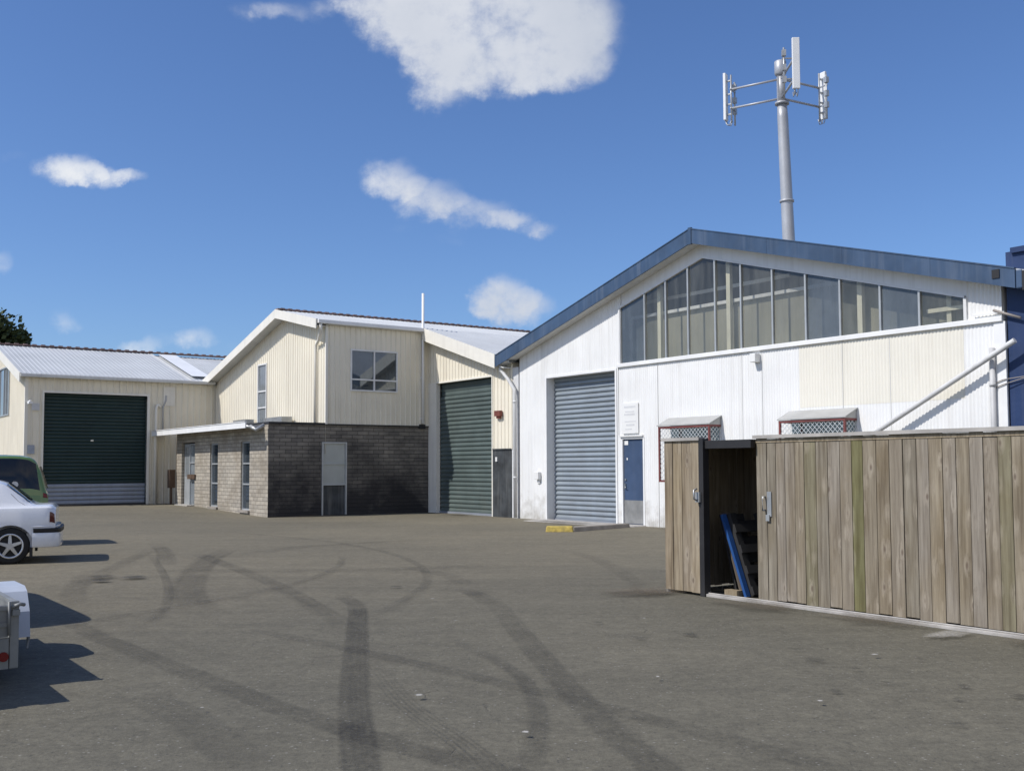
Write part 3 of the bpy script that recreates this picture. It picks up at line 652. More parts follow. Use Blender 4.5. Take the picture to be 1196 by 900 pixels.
m = MB(); m.tube([(-9.66, DG - .3, 6.2), (-9.7, DG - .28, 6.0), (-10.1, DG - .16, 5.72), (-10.45, DG - .09, 5.6), (-10.5, DG - .08, 5.4), (-10.5, DG - .08, 3.0)], .05, 10); m.build('downpipe', 'cream_trim', ws)
# upper front window
def casement(par, name, c, a0, a1, z0, z1, cols, rows, fm='window_frame', pm='office_glass', axis='s', t_=.05, dep=.05):
    m = MB(); mb2 = lambda p0, p1, q0, q1, e0, e1: (m.box(c + e0, c + e1, p0, p1, q0, q1) if axis == 's' else m.box(p0, p1, c - e1, c - e0, q0, q1))
    mb2(a0, a1, z0, z0 + t_, -.02, dep); mb2(a0, a1, z1 - t_, z1, -.02, dep); mb2(a0, a0 + t_, z0 + t_, z1 - t_, -.02, dep); mb2(a1 - t_, a1, z0 + t_, z1 - t_, -.02, dep)
    for q in cols: mb2(q - t_ / 2, q + t_ / 2, z0 + t_, z1 - t_, -.018, dep - .004)
    for q in rows: mb2(a0 + t_, a1 - t_, q - t_ / 2, q + t_ / 2, -.018, dep - .007)
    w = m.build(name, fm, par)
    m = MB(); p = c + .005 if axis == 's' else c - .005
    m.face([(p, a0 + t_ / 2, z0 + t_ / 2), (p, a1 - t_ / 2, z0 + t_ / 2), (p, a1 - t_ / 2, z1 - t_ / 2), (p, a0 + t_ / 2, z1 - t_ / 2)] if axis == 's' else [(a0 + t_ / 2, p, z0 + t_ / 2), (a1 - t_ / 2, p, z0 + t_ / 2), (a1 - t_ / 2, p, z1 - t_ / 2), (a0 + t_ / 2, p, z1 - t_ / 2)])
    m.build('pane', pm, w); return w
w = casement(ws, 'window', CX, -3.03, -1.26, 4.07, 5.46, [-2.15], [4.46])
m = MB(); m.box(CX - .6, CX - .55, -2.9, -1.4, 3.5, 5.4); m.build('blind', 'grey_blind', w)
casement(ws, 'window', DG, -15.62, -14.78, 3.0, 5.36, [], [3.75, 4.35], 'window_frame', 'louvre_glass', 'd')
m = MB(); m.tube([(CX + .09, -.30, 3.05), (CX + .09, -.30, 7.55)], [.055, .045], 10)
for z in (3.2, 4.6, 6.15): m.box(CX + .02, CX + .1, -.36, -.24, z, z + .05)
m.build('vent_pipe', 'white_trim', ws)
m = MB(); m.box(CX - .02, CX + .06, -.42, -.18, 2.88, 3.02); m.build('pipe_bracket', 'dark_trim', ws)
o = MB(); o.box(-5.68, -5.38, -.14, -.03, 3.13, 3.30); o.box(-5.62, -5.44, -.10, -.03, 3.06, 3.13); single(o, 'bell_box', 'dull_red', 'small dull red box on cream wall right of the green door', 'alarm', -5.53, -.03, 3.06)
o = MB(); o.box(-5.75, -5.66, -.05, -.022, 1.72, 1.86); single(o, 'notice', 'sign_white', 'tiny white notice on the dark stained board', 'sign', -5.7, -.022, 1.72)

# ------------------------------------------------------------------ block annex in front of it
DK = -5.84
an = thing('block_annex', 'low brick annex with sooty front and pale sunlit side under flat roof', 'building', -12, -5)
def holes(mm, axis, c, a0, a1, z0, z1, hs):
    """flat wall with rectangular openings (a, b, lo, hi), reveals 0.1 deep"""
    cur = a0
    def q(p0, p1, q0, q1): mm.face([(p0, c, q0), (p1, c, q0), (p1, c, q1), (p0, c, q1)] if axis == 'd' else [(c, p0, q0), (c, p1, q0), (c, p1, q1), (c, p0, q1)])
    inw = .11 if axis == 'd' else -.11
    for a, b, lo, hi in sorted(hs):
        q(cur, a, z0, z1); q(a, b, hi, z1)
        if lo > z0: q(a, b, z0, lo)
        P = [(a, lo), (b, lo), (b, hi), (a, hi)]
        for i in range(4):
            (x0, y0), (x1, y1) = P[i], P[(i + 1) % 4]
            mm.face([(x0, c, y0), (x1, c, y1), (x1, c + inw, y1), (x0, c + inw, y0)] if axis == 'd' else [(c, x0, y0), (c, x1, y1), (c + inw, x1, y1), (c + inw, x0, y0)])
        cur = b
    q(cur, a1, z0, z1)
m = MB(); holes(m, 's', CX - .02, DK, -.02, -.3, 2.93, [(-4.02, -3.13, .02, 2.38)]); m.build('front_wall', 'sooty_blockwork', an, 'soot darkened brick front wall')
m = MB(); holes(m, 'd', DK + .02, -18.95, CX - .02, -.3, 2.93, [(-18.36, -16.84, .1, 2.50), (-15.22, -14.42, .2, 2.42), (-12.24, -11.47, .17, 2.42)])
m.face([(-18.95, DK + .02, -.3), (-18.95, -3.9, -.3), (-18.95, -3.9, 2.93), (-18.95, DK + .02, 2.93)])
m.build('side_wall', 'tan_blockwork', an, 'sunlit tan brick side wall')
m = MB(); m.box(-18.95, CX + .03, DK - .0, DG - .05, 2.93, 3.0); m.box(CX - .0, CX + .03, DG - .05, -.02, 2.93, 2.97); m.build('flat_roof', 'dark_trim', an)
m = MB(); m.hexa([(-20.02, -6.42, 2.80), (-10.25, -6.42, 2.80), (-10.25, DK, 2.86), (-20.02, DK, 2.86)], [(-20.02, -6.42, 2.84), (-10.25, -6.42, 2.84), (-10.25, DK, 2.91), (-20.02, DK, 2.91)]); m.build('canopy', 'galvanised_roof', an)
m = MB(); m.box(-20.05, -10.22, -6.46, -6.422, 2.80, 2.99); m.box(-20.05, -10.22, -6.48, -6.40, 2.99, 3.01); m.build('canopy_fascia', 'white_trim', an)
m = MB(); m.tube([(-10.2, -6.3, 2.86), (-10.0, -6.2, 2.74), (-9.95, -5.95, 2.9)], .06, 10); m.tube([(-10.25, -6.42, 2.86), (-10.15, -6.2, 2.8)], .05, 8); m.build('spout', 'galv_steel', an)
m = MB(); m.box(-13.9, -12.3, DG - .5, DG - .12, 3.0, 3.30); m.build('roof_box', 'galv_steel', an)
m = MB(); m.box(-17.0, -15.75, DG - .45, DG - .12, 3.0, 3.34); m.build('roof_box', 'galv_steel', an)
for a, b, lo in ((-15.22, -14.42, .2), (-12.24, -11.47, .17)):
    w = casement(an, 'window', DK + .12, a, b, lo, 2.42, [], [1.02, 1.70], 'alu_frame', 'office_glass', 'd')
    m = MB(); m.box(a - .05, b + .05, DK - .05, DK + .1, lo - .08, lo - .002); m.build('sill', 'rough_concrete', w)
m = MB(); m.box(-18.3, -17.6, DK + .12, DK + .17, .15, 2.46); fd = m.build('door', 'alu_frame', an)
m = MB(); m.box(-18.2, -17.7, DK + .112, DK + .119, 1.25, 2.35); m.build('pane', 'louvre_glass', fd)
casement(an, 'window', DK + .12, -17.58, -16.86, .15, 2.46, [], [1.1, 1.75], 'alu_frame', 'louvre_glass', 'd')
m = MB(); m.box(-18.3, -16.86, DK - .25, DK + .1, .0, .2); m.build('doorstep', 'track_concrete', an)
m = MB(); m.box(-17.5, -16.7, DK - .04, DK + .1, 1.15, 1.32); m.build('letter_slot', 'rust_box', fd)
o = MB(); o.box(-19.2, -18.95, DK - .25, DK - .02, .8, 1.5); o.box(-19.12, -19.04, DK - .17, DK - .1, .1, .8); single(o, 'pedestal_box', 'rust_box', 'rusty brown box standing beside the annex entrance', 'meter box', -19.05, DK - .17, .15, bevel=.01)
# boarded doorway on the front
pd = MB(); pd.box(CX - .1, CX - .06, -4.0, -3.15, .02, .98); pdo = pd.build('door', 'stained_board', an, 'dark door boarded up with two pale panes above')
m = MB(); m.box(CX - .06, CX + .01, -4.02, -3.97, .02, 2.38); m.box(CX - .06, CX + .01, -3.18, -3.13, .02, 2.38); m.box(CX - .06, CX + .01, -3.97, -3.18, 2.33, 2.38); m.box(CX - .06, CX + .01, -3.97, -3.18, .98, 1.03); m.box(CX - .06, CX + .0, -3.97, -3.18, 1.66, 1.70); m.build('frame', 'alu_frame', pdo)
for z0, z1 in ((1.03, 1.66), (1.70, 2.33)): m = MB(); m.box(CX - .05, CX - .035, -3.97, -3.18, z0, z1); m.build('pane', 'boarded_pane', pdo)

# ------------------------------------------------------------------ far shed at the left
SA = -20.15; DA = -10.97; RA = -25.6
fs = thing('far_shed', 'cream metal shed at the back left with dark green roller door', 'building', -22, -8)
def za(s): return 6.62 - .285 * abs(s - RA)
m = MB()
for a, b, lo, hi in ((DA, -10.36, -.3, 4.98), (-10.36, -6.62, 4.38, 4.98), (-6.62, 2, -.3, 4.98)): m.sheet('s', SA, a, b, lo, hi, .24, .025, rib=True)
for a, b, lo, hi in ((-31, -25.6, -.3, lambda s: za(s) - .1), (-25.6, -23.35, 5.6, lambda s: za(s) - .1), (-25.6, -23.35, -.3, 3.65), (-23.35, SA, -.3, lambda s: za(s) - .1)): m.sheet('d', DA, a, b, lo, hi, .24, .025, rib=True)
m.face([(-31, DA, -.3), (-31, 4, -.3), (-31, 4, za(-31)), (-31, DA, za(-31))])
m.build('wall', 'cream_cladding', fs)
m = MB(); m.box(SA - .02, SA + .05, DA - .05, DA + .06, -.3, 4.95); m.box(SA, SA + .05, -10.42, -10.36, -.3, 4.38); m.box(SA, SA + .05, -6.62, -6.52, -.3, 4.38); m.box(SA, SA + .049, -10.42, -6.52, 4.36, 4.44); m.build('door_trim', 'cream_trim', fs)
m = MB(); m.slats('s', SA - .18, -10.36, -6.62, .98, 4.38, .13, .03); rd = m.build('roller_door', 'dark_green_slat', fs)
m = MB(); m.slats('s', SA - .178, -10.36, -6.62, .2, .98, .15, .03); m.build('bottom_slats', 'zinc_slat', rd, 'bare galvanised slats at the foot of the dark door')
m = MB(); m.box(SA - .17, SA - .13, -8.66, -8.56, 2.58, 2.64); m.build('handle', 'steel_handle', rd)
m = MB(); m.box(SA - .25, SA + .02, -10.4, -6.55, .0, .22); m.build('threshold', 'dark_trim', fs)
m = MB(); roof_sheet(m, DA - .25, -4.95, [-31, -28, RA, -23, -19.95], .17, .014, za); roof_sheet(m, -4.95, 4, [-31, -28, RA, -23, -20.0], .17, .014, lambda s: za(s) - .08); m.build('roof', 'galvanised_roof', fs)
m = MB(); k = DA - .2; m.box(RA - .14, RA + .14, DA - .25, 3.9, za(RA) + .02, za(RA) + .07)
while k < 3.8: m.box(RA + .06, RA + .19, k, k + .16, za(RA) + .03, za(RA) + .10); k += .34
m.build('ridge_cap', 'ridge_metal', fs)
m = MB(); m.grid([[(s, d, za(s) + .06) for s in (-25.3, -23, -20.7)] for d in (-4.7, -3.9)]); m.build('skylight_sheet', 'translucent_sheet', fs)
m = MB(); barge(m, -4.93, RA, -19.95, .04, za, .06); m.build('verge_flashing', 'soffit_board', fs)
m = MB(); barge(m, DA - .25, RA, -19.92, .30, za); barge(m, DA - .25, -31, RA, .30, za); m.build('barge_board', 'cream_trim', fs)
m = MB(); m.box(-19.97, -19.86, DA - .25, -4.0, 4.90, 5.02); m.build('gutter', 'soffit_board', fs, bevel=.02)
m = MB(); m.box(SA + .03, -19.97, DA, -4, 4.93, 4.95); m.build('eave_lining', 'soffit_board', fs)
w = casement(fs, 'window', DA, -25.6, -23.35, 3.65, 5.6, [-24.5, -24.0], [], 'alu_frame', 'louvre_glass', 'd')
m = MB(); m.tube([(SA + .12, -6.3, .1), (SA + .12, -6.3, 3.85), (SA + .12, -6.27, 4.0), (SA + .12, -6.2, 4.02), (SA + .12, -6.15, 3.92)], .06, 10); m.build('downpipe', 'cream_trim', fs)
m = MB(); m.tube([(SA + .06, -6.02, 2.98), (SA + .06, -6.02, 3.95), (SA + .06, -5.9, 4.2), (SA + .06, -5.9, 4.4)], .03, 8); m.build('conduit', 'grey_pipe', fs)
m = MB(); m.box(SA + .026, SA + .04, -6.0, -5.55, 4.0, 4.75); m.build('cover_plate', 'cream_trim', fs)
o = MB(); o.box(SA + .03, SA + .06, -10.78, -10.52, 3.7, 3.95); single(o, 'number_plate', 'sign_grey', 'small grey plate high on the far shed left of its door', 'sign', SA + .03, -10.65, 3.7)
o = MB(); o.box(SA + .03, SA + .05, -10.9, -10.66, 2.1, 2.42); single(o, 'safety_notice', 'sign_pale', 'small pale bluish notice on the far shed above the green van', 'sign', SA + .03, -10.78, 2.1)
o = MB(); o.beam((SA + .03, -10.93, 3.98), (SA + .6, -10.93, 4.02), .04, .04); o.box(SA + .4, SA + .7, -11.0, -10.86, 3.9, 3.97); single(o, 'wall_lamp', 'antenna_white', 'white lamp on a short arm at the far shed corner', 'lamp', SA + .03, -10.93, 3.95)

# ------------------------------------------------------------------ phone mast
mb_ = W(-7.62, 16.5); mast = free_thing('phone_mast', 'grey steel mobile phone mast with three white panel antennas', 'mast', mb_, 0)
TX = -.30
def mx(z): return TX * max(0, (z - 9)) / 10                   # the pole leans slightly
m = MB(); m.tube([(mx(0), 0, 0), (mx(9), 0, 9), (mx(12.8), 0, 12.8), (mx(16.4), 0, 16.4), (mx(17.0), 0, 17.0)], [.32, .27, .25, .225, .20], 20); m.build('pole', 'mast_grey', mast)
m = MB(); m.tube([(mx(17), 0, 17), (mx(18.4), 0, 18.4)], .15, 14); m.box(mx(17.7) - .17, mx(17.7) - .1, -.1, .1, 17.1, 18.3); m.build('head_frame', 'mast_grey', mast)
for z in (12.75, 16.98): m = MB(); m.tube([(mx(z), 0, z), (mx(z), 0, z + .09)], .30, 20); m.build('collar', 'mast_grey', mast)
m = MB(); m.tube([(mx(18.5), 0, 18.25), (mx(18.5), 0, 18.32), (mx(18.5), 0, 18.85), (mx(18.5), 0, 18.88)], [.2, .25, .25, .2], 18); m.build('cap', 'mast_grey', mast)
for ang in (-91, 147, 29):
    dv = Vector((math.cos(R(ang)), math.sin(R(ang)), 0)); pv = Vector((-dv.y, dv.x, 0)); c = Vector((mx(18), 0, 0)); rr = 2.25
    for z in (17.25, 18.1): m = MB(); m.tube([c + dv * .12 + Vector((0, 0, z)), c + dv * rr + Vector((0, 0, z))], .05, 8); m.build('arm', 'mast_grey', mast)
    an_ = MB(); ctr = c + dv * (rr + .25)
    def blk(mm, fr, ri, z0, z1, hw, hd):
        b = ctr + dv * fr + pv * ri
        mm.hexa([b + dv * x + pv * y + Vector((0, 0, z0)) for x, y in ((-hd, -hw), (hd, -hw), (hd, hw), (-hd, hw))], [b + dv * x + pv * y + Vector((0, 0, z1)) for x, y in ((-hd, -hw), (hd, -hw), (hd, hw), (-hd, hw))])
    blk(an_, 0, 0, 16.75, 18.85, .15, .06); ant = an_.build('antenna', 'antenna_white', mast, bevel=.02)
    m = MB(); 
    for ri in (0, -.42): m.tube([ctr - dv * .26 + pv * ri + Vector((0, 0, 16.6)), ctr - dv * .26 + pv * ri + Vector((0, 0, 18.75 if ri == 0 else 18.55))], .038, 8)
    for z in (17.0, 17.45, 17.9, 18.5): m.beam(ctr - dv * .26 + Vector((0, 0, z)), ctr - dv * .05 + Vector((0, 0, z)), .08, .06)
    for z in (17.25, 18.1): m.beam(ctr - dv * .26 + pv * .1 + Vector((0, 0, z)), ctr - dv * .26 - pv * .5 + Vector((0, 0, z)), .05, .05)
    for z in (17.1, 17.6, 18.2): blk(m, -.26, -.42, z, z + .25, .08, .08)
    for q in (-.07, .07): m.tube([ctr + pv * q + Vector((0, 0, 16.75)), ctr + pv * q - dv * .06 + Vector((0, 0, 16.55)), ctr + pv * q - dv * .2 + Vector((0, 0, 16.5)), ctr + pv * q - dv * .28 + Vector((0, 0, 16.7))], .02, 6)
    m.build('mount', 'galv_steel', ant)

# ------------------------------------------------------------------ timber fence, sliding gate and the store behind
def boards(mm, a0, a1, d, z0, z1, w, th=.02, axis='d', jit=.006, gap=.006):
    k = a0; i = 0
    while k < a1 - .02:
        e = min(k + w * random.uniform(.88, 1.12), a1)
        if a1 - e < .05: e = a1
        gap = random.uniform(.004, .011); o = random.uniform(0, jit); b = random.random(); za_, zb_ = z0 + random.uniform(-.008, .008), z1 + random.uniform(-.004, .004)
        p0, p1 = k + gap / 2, e - gap / 2; t_ = random.uniform(-.003, .003)
        if axis == 'd': mm.hexa([(p0, d - th - o, za_), (p1, d - th - o + t_, za_), (p1, d - o + t_, za_), (p0, d - o, za_)], [(p0, d - th - o, zb_), (p1, d - th - o + t_, zb_), (p1, d - o + t_, zb_), (p0, d - o, zb_)], b)
        else: mm.hexa([(d, p0, za_), (d + th, p0, za_), (d + th, p1, za_), (d, p1, za_)], [(d, p0, zb_), (d + th, p0, zb_), (d + th, p1, zb_), (d, p1, zb_)], b)
        k = e; i += 1
FD = -9.36
fp = thing('fence_panel', 'narrow tan timber fence panel left of the open gap', 'fence', 11.8, FD)
m = MB(); boards(m, 11.52, 12.12, FD, .04, 1.86, .145); m.build('boards', 'tan_wood', fp)
m = MB(); m.box(11.49, 12.14, FD - .05, FD + .06, 1.86, 1.90); m.build('cap', 'weathered_cap', fp)
m = MB(); m.box(11.5, 11.57, FD + .01, FD + .09, -.1, 1.85); m.build('end_post', 'weathered_cap', fp)
m = MB(); m.box(12.125, 12.20, FD - .04, FD + .06, -.05, 1.88); m.build('post', 'black_frame', fp, 'black steel gate post')
m = MB(); m.box(12.09, 12.16, FD - .07, FD - .041, 1.12, 1.24); m.tube([(12.12, FD - .07, 1.14), (12.12, FD - .12, 1.16), (12.12, FD - .12, 1.26), (12.12, FD - .07, 1.28)], .012, 8); m.build('latch', 'galv_steel', fp)
gt = thing('sliding_gate', 'long weathered timber board gate standing on a ground track', 'gate', 15, FD + .08)
GD = FD + .10
m = MB(); boards(m, 12.92, 19.4, GD, .05, 1.86, .142); m.build('boards', 'fence_wood', gt)
m = MB(); m.box(12.90, 19.42, GD - .06, GD + .05, 1.862, 1.90); m.build('cap', 'weathered_cap', gt)
m = MB(); m.box(12.93, 19.4, GD + .002, GD + .06, .25, .34); m.box(12.93, 19.4, GD + .002, GD + .06, 1.6, 1.69); m.box(12.93, 13.0, GD + .061, GD + .1, .04, 1.85); m.build('rail', 'dark_wood', gt)
m = MB(); m.box(13.08, 13.14, GD - .035, GD - .027, .98, 1.26); m.tube([(13.05, GD - .03, 1.05), (13.05, GD - .075, 1.05), (13.05, GD - .075, 1.2), (13.05, GD - .03, 1.2)], .011, 8); m.box(13.07, 13.12, GD - .05, GD - .035, .93, 1.0); m.build('latch', 'galv_steel', gt)
m = MB(); m.box(12.15, 19.6, GD - .12, GD - .03, 0.0, .035); m.box(12.15, 19.6, GD - .09, GD - .075, .035, .05); single(m, 'gate_track', 'track_concrete', 'pale concrete strip with the gate rail along the ground', 'track', 15, GD - .08, bevel=.006)
st = thing('timber_store', 'dark boarded store behind the open gap in the fence', 'shed', 14, -8.5)
m = MB(); boards(m, 11.5, 16.5, -7.9, .02, 1.84, .15); boards(m, FD + .1, -7.9, 11.5, .02, 1.84, .15, axis='s'); m.build('boards', 'tan_wood', st)
m = MB(); m.box(11.46, 16.5, FD + .07, -7.85, 1.815, 1.855); m.build('lid', 'tan_wood', st)  # unseen flat cover above eye level, placed to keep the sun out
m = MB(); m.box(12.2, 12.92, FD - .01, FD + .06, 1.76, 1.855); m.build('lintel', 'black_frame', st)
def leaning(name, mat, label, cat, a, d, L, w, th, tilt, extra=None):
    o = MB()
    if extra == 'pallet':
        for k in range(5): o.box(-th / 2, -th / 2 + .02, -w / 2, w / 2, k * L / 5 + .01, k * L / 5 + .13)
        for q in (-w / 2 + .05, 0, w / 2 - .05): o.box(-th / 2 + .02, th / 2 - .02, q - .05, q + .05, 0, L)
        for k in range(4): o.box(th / 2 - .02, th / 2, -w / 2, w / 2, k * L / 4 + .01, k * L / 4 + .11)
    else: o.box(-th / 2, th / 2, -w / 2, w / 2, 0, L)
    b = o.build(name, mat); b.location = W(a, d, .01); b.rotation_euler = (Matrix.Rotation(RZ, 3, 'Z') @ Matrix.Rotation(-R(tilt), 3, 'Y')).to_euler()
    return tag(b, label, cat)
leaning('blue_board', 'blue_sheet', 'blue painted plank leaning low at the gap, foot in the sun', 'board', 12.56, -9.06, 1.02, .07, .035, 21)
leaning('wooden_plank', 'dark_wood', 'dark plank leaning left of the blue one', 'plank', 12.46, -8.98, 1.02, .12, .05, 18)
leaning('grey_panel', 'pallet_black', 'black panel edge leaning behind the dark plank', 'board', 12.34, -8.8, .98, .4, .03, 15)
leaning('pallet', 'pallet_black', 'black slatted pallet leaning behind the blue plank', 'pallet', 12.57, -8.46, 1.02, 1.1, .12, 20, 'pallet')
m = MB(); m.box(12.28, 12.48, -9.15, -9.05, .02, .08); single(m, 'timber_offcut', 'tan_wood', 'pale timber offcut lying at the foot of the gap', 'offcut', 12.55, -9.02)

# kerb pieces in front of the grey roller door
m = MB(); m.hexa([(1.24, -3.42, -.02), (1.66, -2.9, -.02), (1.36, -2.66, -.02), (.94, -3.18, -.02)], [(1.22, -3.38, .13), (1.62, -2.9, .13), (1.36, -2.69, .13), (.96, -3.17, .13)])
single(m, 'wheel_stop', 'yellow_paint', 'worn yellow painted concrete kerb block before the grey roller door', 'kerb', 1.3, -3.04, bevel=.025)
m = MB(); m.hexa([(1.67, -2.88, -.02), (1.12, -.6, -.02), (.82, -.66, -.02), (1.37, -2.64, -.02)], [(1.63, -2.87, .115), (1.10, -.62, .10), (.84, -.66, .10), (1.38, -2.66, .115)])
single(m, 'kerb_strip', 'rough_concrete', 'low brown concrete kerb running from yellow block to the blue door', 'kerb', 1.3, -1.8, bevel=.02)
m = MB(); m.hexa([(-3.3, -.9, -.05), (1.1, -.9, -.05), (1.1, .02, -.05), (-3.3, .02, -.05)], [(-3.2, -.8, .012), (1.05, -.8, .012), (1.05, .02, .03), (-3.2, .02, .03)])
o = single(m, 'door_apron', 'track_concrete', 'pale concrete apron at the foot of the white wall', None, -1, -.4, kind='structure')

# ------------------------------------------------------------------ vehicles
def kf(keys, x):
    if x <= keys[0][0]: return keys[0][1]
    for (a, u), (b, v) in zip(keys, keys[1:]):
        if x <= b: return u + (v - u) * (x - a) / (b - a)
    return keys[-1][1]
def smk(keys, x, r=.035): return sum(kf(keys, x + r * q) for q in (-1, -.5, 0, .5, 1)) / 5
def section(P, x):
    zb, zs, zt, hw, yt, yb = (smk(P[k], x) for k in ('zb', 'zs', 'zt', 'hw', 'yt', 'yb'))
    zt = max(zt, zs + .01); h = zt - zs
    pts = [(0, zb), (.72 * hw, zb), (.93 * hw, zb + .04), (.985 * hw, zb + .14), (hw, zb + (zs - zb) * .55), (.988 * hw, zs - .10), (.955 * hw, zs - .02), (yb * hw, zs + min(.012, h * .3))]
    gl = len(pts) - 1
    yr = yt * hw
    for q in (.25, .5, .75): pts.append((yb * hw + (yr - yb * hw) * q + .012 * math.sin(q * math.pi) * min(1, h * 3), zs + .012 + (h - .07) * q if h > .12 else zs + .01 + (h - .01) * q * .4))
    pts += [(yr, zt - .055 if h > .12 else zs + h * .5), (yr * .95, zt - .022 if h > .12 else zs + h * .7), (yr * .80, zt - .004 if h > .12 else zs + h * .88), (yr * .4, zt + .012 * min(1, h * 4)), (0, zt + .016 * min(1, h * 4))]
    return pts, gl
def surf(P, x, t_):                                            # t in profile-point units
    pts, gl = section(P, x); i = min(int(t_), len(pts) - 2); f = t_ - i
    return Vector((x, pts[i][0] * (1 - f) + pts[i + 1][0] * f, pts[i][1] * (1 - f) + pts[i + 1][1] * f))
def car_body(P, L, xs, wheels, name, mat, parent):
    m = MB(); rows = []
    for x in xs:
        pts, _ = section(P, x)
        rows.append([(x, y, z) for y, z in pts] + [(x, -y, z) for y, z in reversed(pts[1:-1])])
    vv = m.grid(rows, True, closed=True)
    m.bm.faces.new(list(reversed(vv[0]))); m.bm.faces.new(vv[-1])
    o = m.build(name, mat, parent)
    cut = MB()
    for wx, wr in wheels:
        for sy in (-1, 1): cut.tube([(wx, sy * (P['hw'][3][1] - .24), wr - .01), (wx, sy * 1.3, wr - .01)], wr + .055, 28)
    c = cut.build('cutter', mat, parent)
    md = o.modifiers.new('arch', 'BOOLEAN'); md.object = c; md.operation = 'DIFFERENCE'; md.solver = 'EXACT'
    bpy.context.view_layer.update()
    me = bpy.data.meshes.new_from_object(o.evaluated_get(bpy.context.evaluated_depsgraph_get()))
    o.modifiers.clear(); o.data = me; cm = c.data; bpy.data.objects.remove(c); bpy.data.meshes.remove(cm)
    for f in me.polygons: f.use_smooth = True
    es = o.modifiers.new('crease', 'EDGE_SPLIT'); es.split_angle = R(32)
    return o
def patch(P, xb0, xb1, xt0, xt1, t0, t1, side, name, mat, parent, off=.006, nu=10, nv=5):
    m = MB(); rows = []
    for i in range(nv + 1):
        v = i / nv; r = []
        for j in range(nu + 1):
            u = j / nu; x = (xb0 + (xb1 - xb0) * u) * (1 - v) + (xt0 + (xt1 - xt0) * u) * v
            t_ = t0 + (t1 - t0) * v; p = surf(P, x, t_); e = .01
            n = (surf(P, x + e, t_) - surf(P, x - e, t_)).cross(surf(P, x, t_ + e) - surf(P, x, t_ - e))
            n.normalize()
            if n.y < 0 and abs(n.y) > .3 or (abs(n.y) <= .3 and n.z < 0): n = -n
            p = p + n * off; r.append((p.x, p.y * side, p.z))
        rows.append(r)
    m.grid(rows, True); return m.build(name, mat, parent)
def wheel(parent, x, y, r, w, side, spokes=5):
    m = MB(); prof = [(r * .66, -.45), (r * .9, -.5), (r * .985, -.4), (r, -.2), (r, .2), (r * .985, .4), (r * .9, .5), (r * .66, .45)]
    rows = [[(x + a * math.cos(k * math.pi / 18), y + b * w, r + a * math.sin(k * math.pi / 18)) for k in range(36)] for a, b in prof]
    m.grid(rows, True, closed=True); ty = m.build('tyre', 'rubber', parent)
    m = MB(); yo = y + side * w * .42
    prof = [(r * .70, 0), (r * .68, side * .012), (r * .60, side * .008), (r * .58, -side * .04)]
    m.grid([[(x + a * math.cos(k * math.pi / 18), yo + b, r + a * math.sin(k * math.pi / 18)) for k in range(36)] for a, b in prof], True, closed=True)
    for k in range(spokes):
        an = k * 2 * math.pi / spokes + .3; ca, sa = math.cos(an), math.sin(an)
        def pt(rad, tw, dy): return (x + ca * rad - sa * tw, yo + dy * side, r + sa * rad + ca * tw)
        m.hexa([pt(r * .08, -.035, -.02), pt(r * .62, -.022, -.03), pt(r * .62, .022, -.03), pt(r * .08, .035, -.02)], [pt(r * .08, -.03, .012), pt(r * .62, -.018, .004), pt(r * .62, .018, .004), pt(r * .08, .03, .012)])
    m.tube([(x, yo - side * .03, r), (x, yo + side * .018, r)], r * .17, 14); m.build('rim', 'alloy', ty)
    m = MB(); m.tube([(x, yo - side * .07, r), (x, yo - side * .055, r)], r * .6, 20); m.build('brake_disc', 'brake_dark', ty)

